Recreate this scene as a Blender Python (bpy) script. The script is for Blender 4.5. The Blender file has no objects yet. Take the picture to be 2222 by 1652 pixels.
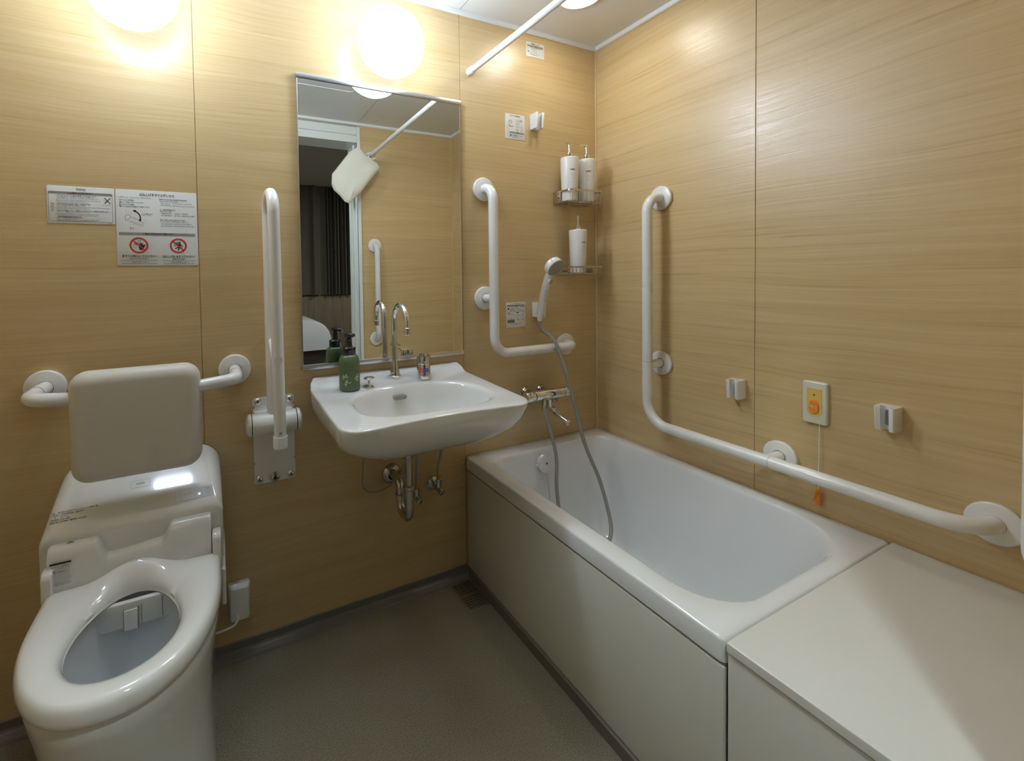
import bpy, bmesh, math, random
from mathutils import Vector, Matrix
C = bpy.context.scene.collection
PI = math.pi
random.seed(4)

# ---------------------------------------------------------------- materials
def new_mat(name):
    m = bpy.data.materials.new(name); m.use_nodes = True
    return m, m.node_tree, m.node_tree.nodes['Principled BSDF']

def plain(name, col, rough=.4, metal=0.0, coat=0.0, spec=.5, bump=0.0, bscale=300):
    m, nt, b = new_mat(name)
    b.inputs['Base Color'].default_value = (*col, 1)
    b.inputs['Roughness'].default_value = rough
    b.inputs['Metallic'].default_value = metal
    b.inputs['Specular IOR Level'].default_value = spec
    if coat:
        b.inputs['Coat Weight'].default_value = coat
        b.inputs['Coat Roughness'].default_value = .03
    # slight procedural variation in gloss
    tc = nt.nodes.new('ShaderNodeTexCoord')
    n = nt.nodes.new('ShaderNodeTexNoise'); n.inputs['Scale'].default_value = 6
    mr = nt.nodes.new('ShaderNodeMapRange')
    mr.inputs['To Min'].default_value = max(0, rough*.93); mr.inputs['To Max'].default_value = min(1, rough*1.07)
    nt.links.new(tc.outputs['Object'], n.inputs['Vector'])
    nt.links.new(n.outputs['Fac'], mr.inputs['Value']); nt.links.new(mr.outputs['Result'], b.inputs['Roughness'])
    if bump:
        n2 = nt.nodes.new('ShaderNodeTexNoise'); n2.inputs['Scale'].default_value = bscale
        bp = nt.nodes.new('ShaderNodeBump'); bp.inputs['Strength'].default_value = bump; bp.inputs['Distance'].default_value = .001
        nt.links.new(tc.outputs['Object'], n2.inputs['Vector'])
        nt.links.new(n2.outputs['Fac'], bp.inputs['Height']); nt.links.new(bp.outputs['Normal'], b.inputs['Normal'])
    return m

def wood(name, off, dark=(.540, .383, .180), mid=(.600, .432, .210), light=(.660, .500, .270), rough=.34, bump=.45, vert=False):
    m, nt, b = new_mat(name); N = nt.nodes; L = nt.links
    tc = N.new('ShaderNodeTexCoord')
    def math_(op, a, bb):
        x = N.new('ShaderNodeMath'); x.operation = op
        for i, v in enumerate((a, bb)):
            if isinstance(v, (int, float)): x.inputs[i].default_value = v
            else: L.new(v, x.inputs[i])
        return x.outputs[0]
    s = (lambda a, c: (c, c, a)) if vert else (lambda a, c: (a, a, c))
    # slow warp so that the grain wanders like cut veneer
    wp = N.new('ShaderNodeMapping'); wp.inputs['Scale'].default_value = s(.9, 2.2); wp.inputs['Location'].default_value = (off*2, off, off)
    wn = N.new('ShaderNodeTexNoise'); wn.inputs['Scale'].default_value = 1; wn.inputs['Detail'].default_value = 2
    L.new(tc.outputs['Object'], wp.inputs['Vector']); L.new(wp.outputs['Vector'], wn.inputs['Vector'])
    sh = math_('MULTIPLY', math_('SUBTRACT', wn.outputs['Fac'], .5), .10)
    cb = N.new('ShaderNodeCombineXYZ'); L.new(sh, cb.inputs['X' if vert else 'Z'])
    va = N.new('ShaderNodeVectorMath'); va.operation = 'ADD'
    L.new(tc.outputs['Object'], va.inputs[0]); L.new(cb.outputs[0], va.inputs[1])
    def noise(sc, det, o=0, ro=.6):
        mp = N.new('ShaderNodeMapping'); mp.inputs['Scale'].default_value = sc
        mp.inputs['Location'].default_value = (off+o, off*.7+o, off*1.3+o)
        n = N.new('ShaderNodeTexNoise'); n.inputs['Scale'].default_value = 1
        n.inputs['Detail'].default_value = det; n.inputs['Roughness'].default_value = ro
        L.new(va.outputs[0], mp.inputs['Vector']); L.new(mp.outputs['Vector'], n.inputs['Vector'])
        return n
    big = noise(s(.8, 20), 3)
    fine = noise(s(1.9, 125), 5, 3)
    hair = noise(s(6, 430), 3, 7)
    v = math_('ADD', math_('MULTIPLY', big.outputs['Fac'], .30), math_('MULTIPLY', fine.outputs['Fac'], .46))
    v = math_('ADD', v, math_('MULTIPLY', hair.outputs['Fac'], .24))
    r = N.new('ShaderNodeValToRGB'); e = r.color_ramp.elements
    e[0].position = .36; e[0].color = (*dark, 1)
    e[1].position = .63; e[1].color = (*light, 1)
    k = e.new(.48); k.color = (*mid, 1)
    L.new(v, r.inputs['Fac']); L.new(r.outputs['Color'], b.inputs['Base Color'])
    bp = N.new('ShaderNodeBump'); bp.inputs['Strength'].default_value = bump; bp.inputs['Distance'].default_value = .0012
    L.new(math_('ADD', math_('MULTIPLY', fine.outputs['Fac'], .7), math_('MULTIPLY', hair.outputs['Fac'], .3)), bp.inputs['Height']); L.new(bp.outputs['Normal'], b.inputs['Normal'])
    if not vert:                                    # satin lacquer over the print
        b.inputs['Coat Weight'].default_value = .55; b.inputs['Coat Roughness'].default_value = .30; L.new(bp.outputs['Normal'], b.inputs['Coat Normal'])
    mr = N.new('ShaderNodeMapRange'); mr.inputs['From Min'].default_value = .3; mr.inputs['From Max'].default_value = .7; mr.inputs['To Min'].default_value = rough-.10; mr.inputs['To Max'].default_value = rough+.14
    L.new(fine.outputs['Fac'], mr.inputs['Value']); L.new(mr.outputs['Result'], b.inputs['Roughness'])
    return m

def emis(name, col, s):
    m = bpy.data.materials.new(name); m.use_nodes = True; nt = m.node_tree
    nt.nodes.clear()
    e = nt.nodes.new('ShaderNodeEmission'); o = nt.nodes.new('ShaderNodeOutputMaterial')
    e.inputs['Color'].default_value = (*col, 1); e.inputs['Strength'].default_value = s
    nt.links.new(e.outputs[0], o.inputs[0]); return m

def floor_mat():
    m, nt, b = new_mat('vinyl_floor'); N = nt.nodes; L = nt.links
    tc = N.new('ShaderNodeTexCoord')
    n = N.new('ShaderNodeTexNoise'); n.inputs['Scale'].default_value = 300; n.inputs['Detail'].default_value = 4; n.inputs['Roughness'].default_value = .75
    n2 = N.new('ShaderNodeTexNoise'); n2.inputs['Scale'].default_value = 2.5
    r = N.new('ShaderNodeValToRGB'); e = r.color_ramp.elements
    e[0].position = .35; e[0].color = (.115, .096, .062, 1); e[1].position = .66; e[1].color = (.315, .275, .19, 1)
    L.new(tc.outputs['Object'], n.inputs['Vector']); L.new(tc.outputs['Object'], n2.inputs['Vector'])
    L.new(n.outputs['Fac'], r.inputs['Fac'])
    mx = N.new('ShaderNodeMix'); mx.data_type = 'RGBA'; mx.blend_type = 'MULTIPLY'; mx.inputs['Factor'].default_value = .35
    r2 = N.new('ShaderNodeValToRGB'); r2.color_ramp.elements[0].color = (.75, .74, .72, 1); r2.color_ramp.elements[1].color = (1, 1, 1, 1)
    r2.color_ramp.elements[0].position = .35; r2.color_ramp.elements[1].position = .65
    L.new(n2.outputs['Fac'], r2.inputs['Fac'])
    L.new(r.outputs['Color'], mx.inputs['A']); L.new(r2.outputs['Color'], mx.inputs['B'])
    L.new(mx.outputs['Result'], b.inputs['Base Color'])
    b.inputs['Roughness'].default_value = .5
    bp = N.new('ShaderNodeBump'); bp.inputs['Strength'].default_value = .25; bp.inputs['Distance'].default_value = .0006
    L.new(n.outputs['Fac'], bp.inputs['Height']); L.new(bp.outputs['Normal'], b.inputs['Normal'])
    return m

def hose_mat(name, col, freq, rough=.4):
    """ribbed/braided hose: a wave along Generated z"""
    m, nt, b = new_mat(name); N = nt.nodes; L = nt.links
    tc = N.new('ShaderNodeTexCoord'); w = N.new('ShaderNodeTexWave'); w.bands_direction = 'Z'
    w.inputs['Scale'].default_value = freq
    bp = N.new('ShaderNodeBump'); bp.inputs['Strength'].default_value = .3; bp.inputs['Distance'].default_value = .001
    L.new(tc.outputs['Object'], w.inputs['Vector']); L.new(w.outputs['Fac'], bp.inputs['Height'])
    L.new(bp.outputs['Normal'], b.inputs['Normal'])
    b.inputs['Base Color'].default_value = (*col, 1); b.inputs['Roughness'].default_value = rough
    return m

M = {}
M['wood_a'] = wood('wall_laminate_a', 0.0)
M['wood_b'] = wood('wall_laminate_b', 5.3)
M['wood_c'] = wood('wall_laminate_c', 11.9)
M['joint'] = plain('joint_line', (.55, .40, .24), .5)
M['corner'] = plain('corner_trim', (.72, .55, .33), .4)
M['floor'] = floor_mat()
M['base'] = plain('vinyl_baseboard', (.175, .16, .14), .35)
M['kick'] = plain('tub_kick_strip', (.16, .13, .10), .5)
M['ceil'] = plain('ceiling_panel', (.74, .74, .72), .38)
M['mould'] = plain('white_moulding', (.78, .79, .79), .3)
M['white'] = plain('white_resin', (.80, .79, .76), .28, coat=.3)
M['whiteg'] = plain('white_gloss_plastic', (.80, .80, .78), .16, coat=.4)
M['ceramic'] = plain('white_ceramic', (.82, .82, .80), .07, coat=.6)
M['seat'] = plain('toilet_white', (.78, .78, .745), .10, coat=.5)
M['cush'] = plain('cushion_vinyl', (.66, .62, .55), .42, bump=.05, bscale=900)
M['tub'] = plain('tub_acrylic', (.76, .765, .765), .10, coat=.5)
M['panel'] = plain('apron_panel', (.66, .65, .58), .22)
M['deck'] = plain('deck_panel', (.70, .69, .635), .24)
M['chrome'] = plain('chrome', (.80, .80, .80), .06, metal=1)
M['chromed'] = plain('dull_chrome', (.55, .53, .49), .16, metal=1)
M['alu'] = plain('brushed_aluminium', (.72, .74, .76), .28, metal=1)
M['mirror'] = plain('mirror_glass', (.86, .89, .87), .0, metal=1)
M['mirror'].node_tree.links.remove(M['mirror'].node_tree.nodes['Principled BSDF'].inputs['Roughness'].links[0])
M['mirror'].node_tree.nodes['Principled BSDF'].inputs['Roughness'].default_value = 0
M['steel'] = plain('steel_wire', (.62, .58, .50), .25, metal=1)
M['drain'] = plain('drain_steel', (.60, .56, .46), .38, metal=1)
M['black'] = plain('black_ink', (.02, .02, .02), .5)
M['gray'] = plain('gray_ink', (.24, .235, .22), .5)
M['red'] = plain('red_ink', (.60, .035, .03), .45)
M['paper'] = plain('label_film', (.72, .72, .69), .35)
M['pump'] = plain('black_plastic', (.012, .012, .012), .15, coat=.5)
M['green'] = plain('green_bottle', (.105, .155, .070), .33)
M['petal'] = plain('petal_ink', (.52, .56, .44), .5)
M['palegreen'] = plain('pale_green_ink', (.19, .24, .14), .5)
M['bottle'] = plain('bottle_white', (.80, .79, .77), .3)
M['hose'] = plain('grey_hose', (.30, .29, .27), .32)
M['braid'] = hose_mat('braided_hose', (.42, .42, .40), 260)
M['cable'] = plain('grey_cable', (.30, .29, .26), .5)
M['orange'] = plain('orange_plastic', (.85, .26, .02), .35)
M['oband'] = plain('orange_band', (.55, .24, .02), .4)
M['cream'] = plain('cream_plastic', (.66, .65, .52), .25, coat=.3)
M['yellow'] = plain('yellow_insert', (.75, .50, .12), .35)
M['dark'] = plain('dark_recess', (.02, .02, .02), .6)
M['seam'] = plain('grey_seam', (.30, .29, .27), .5)
M['slotg'] = plain('slot_grey', (.30, .29, .26), .4)
M['face'] = plain('spray_plate_grey', (.36, .36, .33), .45)
M['btn'] = plain('button_grey', (.42, .42, .40), .3)
M['blue'] = plain('blue_mark', (.02, .12, .60), .3)
M['redm'] = plain('red_mark', (.75, .05, .04), .3)
M['disp'] = plain('display_panel', (.72, .76, .82), .12)
M['led'] = emis('status_led', (.45, .6, 1), 5)
M['water'] = plain('water', (.62, .64, .64), .02, coat=.8)
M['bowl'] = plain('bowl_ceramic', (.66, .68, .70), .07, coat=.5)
M['nozzle'] = plain('nozzle_cover', (.72, .72, .70), .25)
M['cloth'] = plain('nonwoven_cloth', (.74, .71, .60), .85, bump=.2, bscale=700)
M['door'] = plain('door_frame_paint', (.76, .79, .76), .3)
M['curtain'] = plain('curtain_cloth', (.13, .115, .09), .9)
M['board'] = wood('headboard_wood', 3.1, (.13, .10, .07), (.19, .15, .105), (.27, .22, .155), .5, .2, vert=True)
M['bed'] = plain('bed_linen', (.78, .80, .84), .8)
M['bedbase'] = plain('bed_base_cloth', (.10, .08, .06), .9)
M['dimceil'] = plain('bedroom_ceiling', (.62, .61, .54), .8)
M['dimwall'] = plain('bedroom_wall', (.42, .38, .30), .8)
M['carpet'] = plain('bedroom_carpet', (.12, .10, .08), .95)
M['globe'] = emis('globe_glow', (.86, 1, 1.18), 12)
# emission graded by depth: weaker at the back, to dim the light on the wall
_nt = M['globe'].node_tree; _tc = _nt.nodes.new('ShaderNodeTexCoord'); _sx = _nt.nodes.new('ShaderNodeSeparateXYZ'); _mr = _nt.nodes.new('ShaderNodeMapRange')
_mr.inputs['From Min'].default_value = -.15; _mr.inputs['From Max'].default_value = -.05; _mr.inputs['To Min'].default_value = 30; _mr.inputs['To Max'].default_value = 2.2
_nt.links.new(_tc.outputs['Object'], _sx.inputs[0]); _nt.links.new(_sx.outputs['Y'], _mr.inputs['Value']); _nt.links.new(_mr.outputs['Result'], [n for n in _nt.nodes if n.type == 'EMISSION'][0].inputs['Strength'])
M['lamp'] = emis('downlight_glow', (1, .97, .88), 30)
M['bedfill'] = emis('bedroom_fill_glow', (1, .97, .88), 95)  # emission of the added fill light in the bedroom
M['hall'] = emis('hall_downlight_glow', (.85, 1, 1.02), 430)

# ---------------------------------------------------------------- mesh helpers
def obj(name, bm, mats, parent=None, smooth=True, angle=35):
    me = bpy.data.meshes.new(name)
    bmesh.ops.recalc_face_normals(bm, faces=bm.faces)
    bm.to_mesh(me); bm.free()
    if not isinstance(mats, (list, tuple)): mats = [mats]
    for m in mats: me.materials.append(m)
    if smooth:
        me.polygons.foreach_set('use_smooth', [True]*len(me.polygons))
        try: me.set_sharp_from_angle(angle=math.radians(angle))
        except Exception: pass
    o = bpy.data.objects.new(name, me); C.objects.link(o)
    if parent is not None:
        o.parent = parent
        o.matrix_parent_inverse = Matrix.Translation(parent.location).inverted()
    return o

def thing(name, label, cat, loc, group=None):
    o = bpy.data.objects.new(name, None); C.objects.link(o)
    o.location = loc; o.empty_display_size = .05
    o['label'] = label; o['category'] = cat
    if group: o['group'] = group
    return o

def tag(o, label, cat, group=None):
    o['label'] = label; o['category'] = cat
    if group: o['group'] = group
    return o

def struct(name, bm, mats, parent=None, **k):
    o = obj(name, bm, mats, parent, **k)
    if parent is None: o['kind'] = 'structure'
    return o

def BM(): return bmesh.new()

def box(bm, x0, x1, y0, y1, z0, z1, bev=0, mi=0, seg=2):
    r = bmesh.ops.create_cube(bm, size=1)
    vs = r['verts']
    for v in vs:
        v.co = Vector(((x0+x1)/2+v.co.x*(x1-x0), (y0+y1)/2+v.co.y*(y1-y0), (z0+z1)/2+v.co.z*(z1-z0)))
    fs = set(f for v in vs for f in v.link_faces)
    if bev:
        es = set(e for f in fs for e in f.edges)
        n0 = set(bm.faces)
        rr = bmesh.ops.bevel(bm, geom=list(es), offset=bev, segments=seg, profile=.5, affect='EDGES')
        fs = set(rr['faces']) | set(f for f in fs if f.is_valid)
    for f in fs:
        if f.is_valid: f.material_index = mi
    return bm

def loft(bm, rings, cap0=True, cap1=True, closed=True, mi=0):
    V = [[bm.verts.new(Vector(p)) for p in r] for r in rings]
    n = len(V[0])
    for a, b in zip(V, V[1:]):
        for i in range(n if closed else n-1):
            j = (i+1) % n
            try: f = bm.faces.new((a[i], a[j], b[j], b[i])); f.material_index = mi
            except ValueError: pass
    if cap0:
        try: bm.faces.new(V[0]).material_index = mi
        except ValueError: pass
    if cap1:
        try: bm.faces.new(list(reversed(V[-1]))).material_index = mi
        except ValueError: pass
    return V

def rr(u0, u1, v0, v1, r, n=6):
    """rounded rectangle outline; r number or 4 radii (u1v1, u0v1, u0v0, u1v0)"""
    if not isinstance(r, (list, tuple)): r = (r,)*4
    P = []
    for k, (cu, cv, a0) in enumerate(((u1, v1, 0), (u0, v1, PI/2), (u0, v0, PI), (u1, v0, 3*PI/2))):
        q = max(r[k], 1e-5)
        ox = cu - q if k in (0, 3) else cu + q
        oy = cv - q if k in (0, 1) else cv + q
        for i in range(n+1):
            a = a0 + PI/2*i/n
            P.append((ox+q*math.cos(a), oy+q*math.sin(a)))
    return P

def place(axis, u, v, w):
    return {'x': (w, u, v), 'y': (u, w, v), 'z': (u, v, w)}[axis]

def plate(bm, axis, u0, u1, v0, v1, w0, w1, rc=.004, re=.001, n=5, ne=4, mi=0, both=False, hole=None):
    """rounded slab lying from w0 (back) to w1 (front) along axis; front edge rounded by re"""
    s = 1 if w1 > w0 else -1
    rings = []
    def ring(ins, w):
        return [place(axis, u, v, w) for u, v in rr(u0+ins, u1-ins, v0+ins, v1-ins, max(rc-ins, .0004), n)]
    if both:
        for i in range(ne+1):
            a = PI/2*i/ne; rings.append(ring(re*(1-math.sin(a)), w0+s*re*(1-math.cos(a))))
    else: rings.append(ring(0, w0))
    for i in range(ne+1):
        a = PI/2*i/ne; rings.append(ring(re*(1-math.cos(a)), w1-s*re*(1-math.sin(a))))
    loft(bm, rings, mi=mi)
    return bm

def frame_of(d):
    d = Vector(d).normalized()
    a = Vector((0, 0, 1)) if abs(d.z) < .9 else Vector((1, 0, 0))
    x = d.cross(a).normalized(); y = d.cross(x).normalized()
    return x, y

def lathe(bm, base, d, prof, n=32, mi=0, cap0=True, cap1=True):
    """prof: list of (radius, distance along d)"""
    base = Vector(base); d = Vector(d).normalized(); x, y = frame_of(d)
    rings = [[base+d*h+(x*math.cos(2*PI*i/n)+y*math.sin(2*PI*i/n))*max(r, 1e-5) for i in range(n)] for r, h in prof]
    loft(bm, rings, cap0, cap1, mi=mi); return bm

def cyl(bm, a, b, r, n=24, mi=0, r2=None, bev=0):
    a = Vector(a); b = Vector(b); L = (b-a).length; r2 = r if r2 is None else r2
    pr = [(r, 0), (r2, L)] if not bev else [(r-bev, 0), (r, bev), (r2, L-bev), (r2-bev, L)]
    return lathe(bm, a, b-a, pr, n, mi)

def smooth_path(pts, rad, n=8):
    """polyline with the corners rounded by radius rad (number or list)"""
    P = [Vector(p) for p in pts]; out = [P[0]]
    for i in range(1, len(P)-1):
        r = rad[i-1] if isinstance(rad, (list, tuple)) else rad
        a = (P[i-1]-P[i]).normalized(); b = (P[i+1]-P[i]).normalized()
        ang = a.angle(b); t = r/math.tan(ang/2)
        t = min(t, (P[i-1]-P[i]).length*.98, (P[i+1]-P[i]).length*.98); r = t*math.tan(ang/2)
        s, e = P[i]+a*t, P[i]+b*t
        c = P[i]+(a+b).normalized()*(r/math.sin(ang/2))
        u = (s-c); w = (e-c); tot = u.angle(w)
        for k in range(n+1):
            f = k/n; out.append(c+(u*math.sin((1-f)*tot)+w*math.sin(f*tot))/math.sin(tot))
    out.append(P[-1]); return out

def spline(pts, m=8):
    P = [Vector(p) for p in pts]; P = [P[0]*2-P[1]]+P+[P[-1]*2-P[-2]]; out = []
    for i in range(1, len(P)-2):
        a, b, c, d = P[i-1:i+3]
        for k in range(m):
            t = k/m
            out.append(.5*((2*b)+(c-a)*t+(2*a-5*b+4*c-d)*t*t+(3*b-a-3*c+d)*t**3))
    out.append(P[-2]); return out

def tube(bm, path, r, n=16, mi=0, caps=True, rfun=None):
    P = [Vector(p) for p in path]
    T = []
    for i in range(len(P)):
        a = P[max(i-1, 0)]; b = P[min(i+1, len(P)-1)]; T.append((b-a).normalized())
    x, y = frame_of(T[0]); rings = []
    for i, p in enumerate(P):
        if i:
            q = T[i-1].rotation_difference(T[i]); x = q @ x; y = q @ y
        rad = rfun(i/(len(P)-1)) if rfun else r
        rings.append([p+(x*math.cos(2*PI*k/n)+y*math.sin(2*PI*k/n))*rad for k in range(n)])
    loft(bm, rings, caps, caps, mi=mi); return bm

FONT = bpy.data.fonts.load('<builtin>') if '<builtin>' in bpy.data.fonts else None
def text_into(bm, s, place_fn, w, h, align='C', mi=0, bold='', maxh=None, depth=.00025):
    """lay the string out flat, scaled to width w (height at most h*1.5), and map with place_fn(u,v,d)"""
    cu = bpy.data.curves.new('t', 'FONT'); cu.body = s; cu.size = 1; cu.resolution_u = 2
    if bold: cu.offset = .012 if bold == 'B' else .02
    o = bpy.data.objects.new('t', cu); C.objects.link(o)
    dg = bpy.context.evaluated_depsgraph_get(); dg.update()
    me = bpy.data.meshes.new_from_object(o.evaluated_get(dg))
    if len(me.vertices):
        xs = [v.co.x for v in me.vertices]; ys = [v.co.y for v in me.vertices]
        x0, x1, y0, y1 = min(xs), max(xs), min(ys), max(ys)
        sx = w/max(x1-x0, 1e-6); sy = min(sx*1.25, h/max(y1-y0, .6)) if h else sx
        base = len(bm.verts); vs = []
        cx, cy = (x0+x1)/2, (y0+y1)/2
        for v in me.vertices: vs.append(bm.verts.new(Vector(place_fn((v.co.x-cx)*sx, (v.co.y-cy)*sy, depth))))
        for p in me.polygons:
            try: f = bm.faces.new([vs[i] for i in p.vertices]); f.material_index = mi
            except ValueError: pass
    bpy.data.objects.remove(o); bpy.data.curves.remove(cu); bpy.data.meshes.remove(me)

def flat(bm, pts, mi=0):
    f = bm.faces.new([bm.verts.new(Vector(p)) for p in pts]); f.material_index = mi

def obj_flat(name, bm, mats, parent):
    """ink on a surface: keep winding as made"""
    me = bpy.data.meshes.new(name); bm.to_mesh(me); bm.free()
    if not isinstance(mats, (list, tuple)): mats = [mats]
    for m in mats: me.materials.append(m)
    o = bpy.data.objects.new(name, me); C.objects.link(o); o.parent = parent
    o.matrix_parent_inverse = Matrix.Translation(parent.location).inverted()
    return o
CAM_F, CAM_PX, CAM_PY = 975.071, 944.353, 624.344
CAM_C = (-1.56487, -1.52833, 1.18894)
CAM_R = ((0.899221, -0.437218, -0.015579), (0.026249, 0.018372, 0.999487), (0.436707, 0.899168, -0.027997))
EXPO = 0.42
TXT_A = [
  ('TOTO', -1.9018, -1.8807, 1.4362, 0.0059, 'S'),
  ('⚠警告', -1.9165, -1.9007, 1.426, 0.0045, 'B'),
  ('WARNING', -1.8985, -1.8836, 1.4259, 0.0031, 'B'),
  ('警告  경고', -1.881, -1.867, 1.4261, 0.0031, 'B'),
  ('手すりは、手すり以外の用途（ぶらさがったり、', -1.9422, -1.8564, 1.4197, 0.0036, 'B'),
  ('引っ張ったり、上に乗ったりなど）に使用しない', -1.9424, -1.8606, 1.416, 0.0036, 'B'),
  ('部品が破損したり、外れたりしてけがをするおそれがあります。', -1.9425, -1.8529, 1.4117, 0.003, ''),
  ('Do not use the handrail for any purpose other than its intended use.', -1.9427, -1.8478, 1.4065, 0.0031, ''),
  ('(Do not swing on it, pull it, stand on it, etc.)', -1.9427, -1.8831, 1.4032, 0.003, ''),
  ('It may come loose or be damaged, resulting in injury.', -1.9428, -1.8748, 1.3997, 0.0026, ''),
  ('请勿将扶手用于其他用途（悬挂、拉拽或站在上面）', -1.9426, -1.8716, 1.3959, 0.0033, 'B'),
  ('否则，可能导致产品破损，脱落造成人身伤害', -1.9427, -1.8835, 1.392, 0.0029, ''),
  ('손잡이를 본래의 용도 이외의 목적으로 매달리기 당기기 올라서기 등 사용하지 말 것', -1.9429, -1.8291, 1.3876, 0.0027, ''),
  ('파손되거나 빠져서 다칠 우려가 있습니다 주의하십시오', -1.943, -1.8723, 1.3836, 0.0027, ''),
  ('手すりが破損したり、固定ねじがゆるんでいる場合は使用しない', -1.9425, -1.8312, 1.3783, 0.0036, 'B'),
  ('外れたり、破損部でけがをするおそれがあります', -1.9426, -1.873, 1.3744, 0.003, ''),
  ('Do not use the handrail if it is damaged or the screws are loose.', -1.9427, -1.8527, 1.3695, 0.0031, ''),
  ('The handrail may come loose or be damaged and may cause injury.', -1.9428, -1.8565, 1.3658, 0.0031, ''),
  ('扶手破损或固定螺丝松动时请勿使用', -1.9426, -1.8921, 1.3619, 0.0032, 'B'),
  ('否则，可能脱落或破损造成人身伤害', -1.9427, -1.8892, 1.3588, 0.0029, ''),
  ('손잡이가 파손되거나 고정 나사가 느슨한 경우에는 사용하지 말 것', -1.9425, -1.8524, 1.3539, 0.0028, ''),
  ('빠지거나 파손된 부분에 다칠 우려가 있습니다', -1.9426, -1.8607, 1.3507, 0.0027, ''),
  ('禁止', -1.9564, -1.9505, 1.3882, 0.003, 'B'),
  ('Prohibited', -1.9586, -1.9478, 1.3844, 0.0027, ''),
  ('禁止', -1.956, -1.9507, 1.38, 0.0029, 'B'),
  ('금지', -1.9557, -1.9509, 1.376, 0.0028, ''),
  ('03H0000', -1.8346, -1.8227, 1.3465, 0.0017, '')]
TXT_B = [
  ('はね上げ手すりの使いかた', -1.757, -1.6699, 1.4322, 0.0087, 'B'),
  ('この手すりは、はね上げることができます。', -1.8089, -1.729, 1.4219, 0.0049, ''),
  ('・手すりを上げる場合', -1.8078, -1.7704, 1.4141, 0.0044, 'B'),
  ('握りバーを持ってゆっくり上げる。', -1.805, -1.7472, 1.4083, 0.0044, 'B'),
  ('・手すりを下げる場合', -1.8082, -1.7703, 1.4018, 0.0044, 'B'),
  ('握りバーを水平の位置まで確実に下げる。', -1.8049, -1.7325, 1.3963, 0.0044, 'B'),
  ('How to use the foldable handrail', -1.7089, -1.6394, 1.4211, 0.0046, 'B'),
  ('This handrail can be folded.', -1.7085, -1.6608, 1.4156, 0.004, ''),
  ('• When folding up', -1.7073, -1.6824, 1.4091, 0.0039, ''),
  ('Hold the grip bar and slowly raise it.', -1.6758, -1.6256, 1.4095, 0.004, ''),
  ('• When folding down', -1.7075, -1.6793, 1.4037, 0.0039, ''),
  ('Slowly lower the grip bar until horizontal.', -1.6755, -1.6193, 1.4035, 0.004, ''),
  ('上翻式扶手的操作方法', -1.7083, -1.6687, 1.3911, 0.0045, 'B'),
  ('该扶手可向上翻折。', -1.7084, -1.676, 1.3862, 0.0042, ''),
  ('・抬起扶手的情况', -1.7067, -1.6785, 1.3804, 0.0042, ''),
  ('手持扶手，缓慢抬起。', -1.6719, -1.6352, 1.3805, 0.0042, ''),
  ('・放下扶手的情况', -1.7069, -1.6787, 1.3744, 0.0041, ''),
  ('放下扶手，确定其在水平位置。', -1.672, -1.6191, 1.3745, 0.0042, ''),
  ('상하 이동식 안전 손잡이의 조작법', -1.7087, -1.6454, 1.3614, 0.0039, 'B'),
  ('이 안전 손잡이는 위로 접을 수 있습니다', -1.7088, -1.6382, 1.3567, 0.0037, ''),
  ('• 안전 손잡이를 올릴 때', -1.7076, -1.6765, 1.3503, 0.0037, ''),
  ('손잡이를 잡고 천천히 올립니다', -1.6732, -1.6277, 1.3504, 0.0037, ''),
  ('• 안전 손잡이를 내릴 때', -1.7077, -1.6767, 1.344, 0.0038, ''),
  ('손잡이를 수평 위치까지 확실하게 내립니다', -1.6734, -1.619, 1.3442, 0.0038, ''),
  ('上下に動きます', -1.7531, -1.7262, 1.3765, 0.0043, 'B'),
  ('Fold Up / Down', -1.7533, -1.7296, 1.3721, 0.0034, ''),
  ('握りバー', -1.782, -1.7704, 1.3361, 0.004, 'B'),
  ('Grip Bar', -1.7821, -1.7719, 1.3322, 0.0034, ''),
  ('⚠警告 / WARNING / 警告 / 경고', -1.7525, -1.6768, 1.3201, 0.006, 'B'),
  ('手すりの根元にさわらない！', -1.8033, -1.7209, 1.2563, 0.0075, 'B'),
  ('手はさみのおそれあり！', -1.7841, -1.7395, 1.2493, 0.0042, 'B'),
  ('Do not touch the base of the handrail! Danger of hand being pinched!', -1.8036, -1.7184, 1.2441, 0.0032, ''),
  ('请勿触摸扶手根部！小心夹手！', -1.7808, -1.7429, 1.2397, 0.003, ''),
  ('안전 손잡이의 밑부분에 손대지 말 것! 손이 끼일 우려가 있음!', -1.8034, -1.7192, 1.2352, 0.0032, ''),
  ('はね上げたままで使わない！', -1.7051, -1.6219, 1.2553, 0.0077, 'B'),
  ('転倒のおそれあり！', -1.6803, -1.6446, 1.2484, 0.0044, 'B'),
  ('Do not use while raised! Danger of person falling!', -1.704, -1.6217, 1.2432, 0.0036, ''),
  ('请勿在扶手抬起时使用！小心摔倒！', -1.6848, -1.6429, 1.2391, 0.0031, ''),
  ('접은 채로 사용하지 말 것! 넘어질 우려가 있음!', -1.7019, -1.6239, 1.2347, 0.0034, '')]
TXT_C = [
  ('乾燥時のご注意', -0.3604, -0.3206, 2.1463, 0.0049, 'B'),
  ('注意', -0.3436, -0.3326, 2.1371, 0.0056, 'B'),
  ('浴室暖房 乾燥機の使用中', -0.3676, -0.3124, 2.1301, 0.0042, ''),
  ('ドアを開けない', -0.3659, -0.3275, 2.1229, 0.0034, ''),
  ('カーテンを外に出す', -0.3686, -0.3319, 2.1167, 0.0035, ''),
  ('換気口をふさがない お手入れのこと', -0.3687, -0.3188, 2.1097, 0.0041, ''),
  ('必ず守る 取扱説明書を読む', -0.3817, -0.3294, 2.1018, 0.0034, '')]
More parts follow.
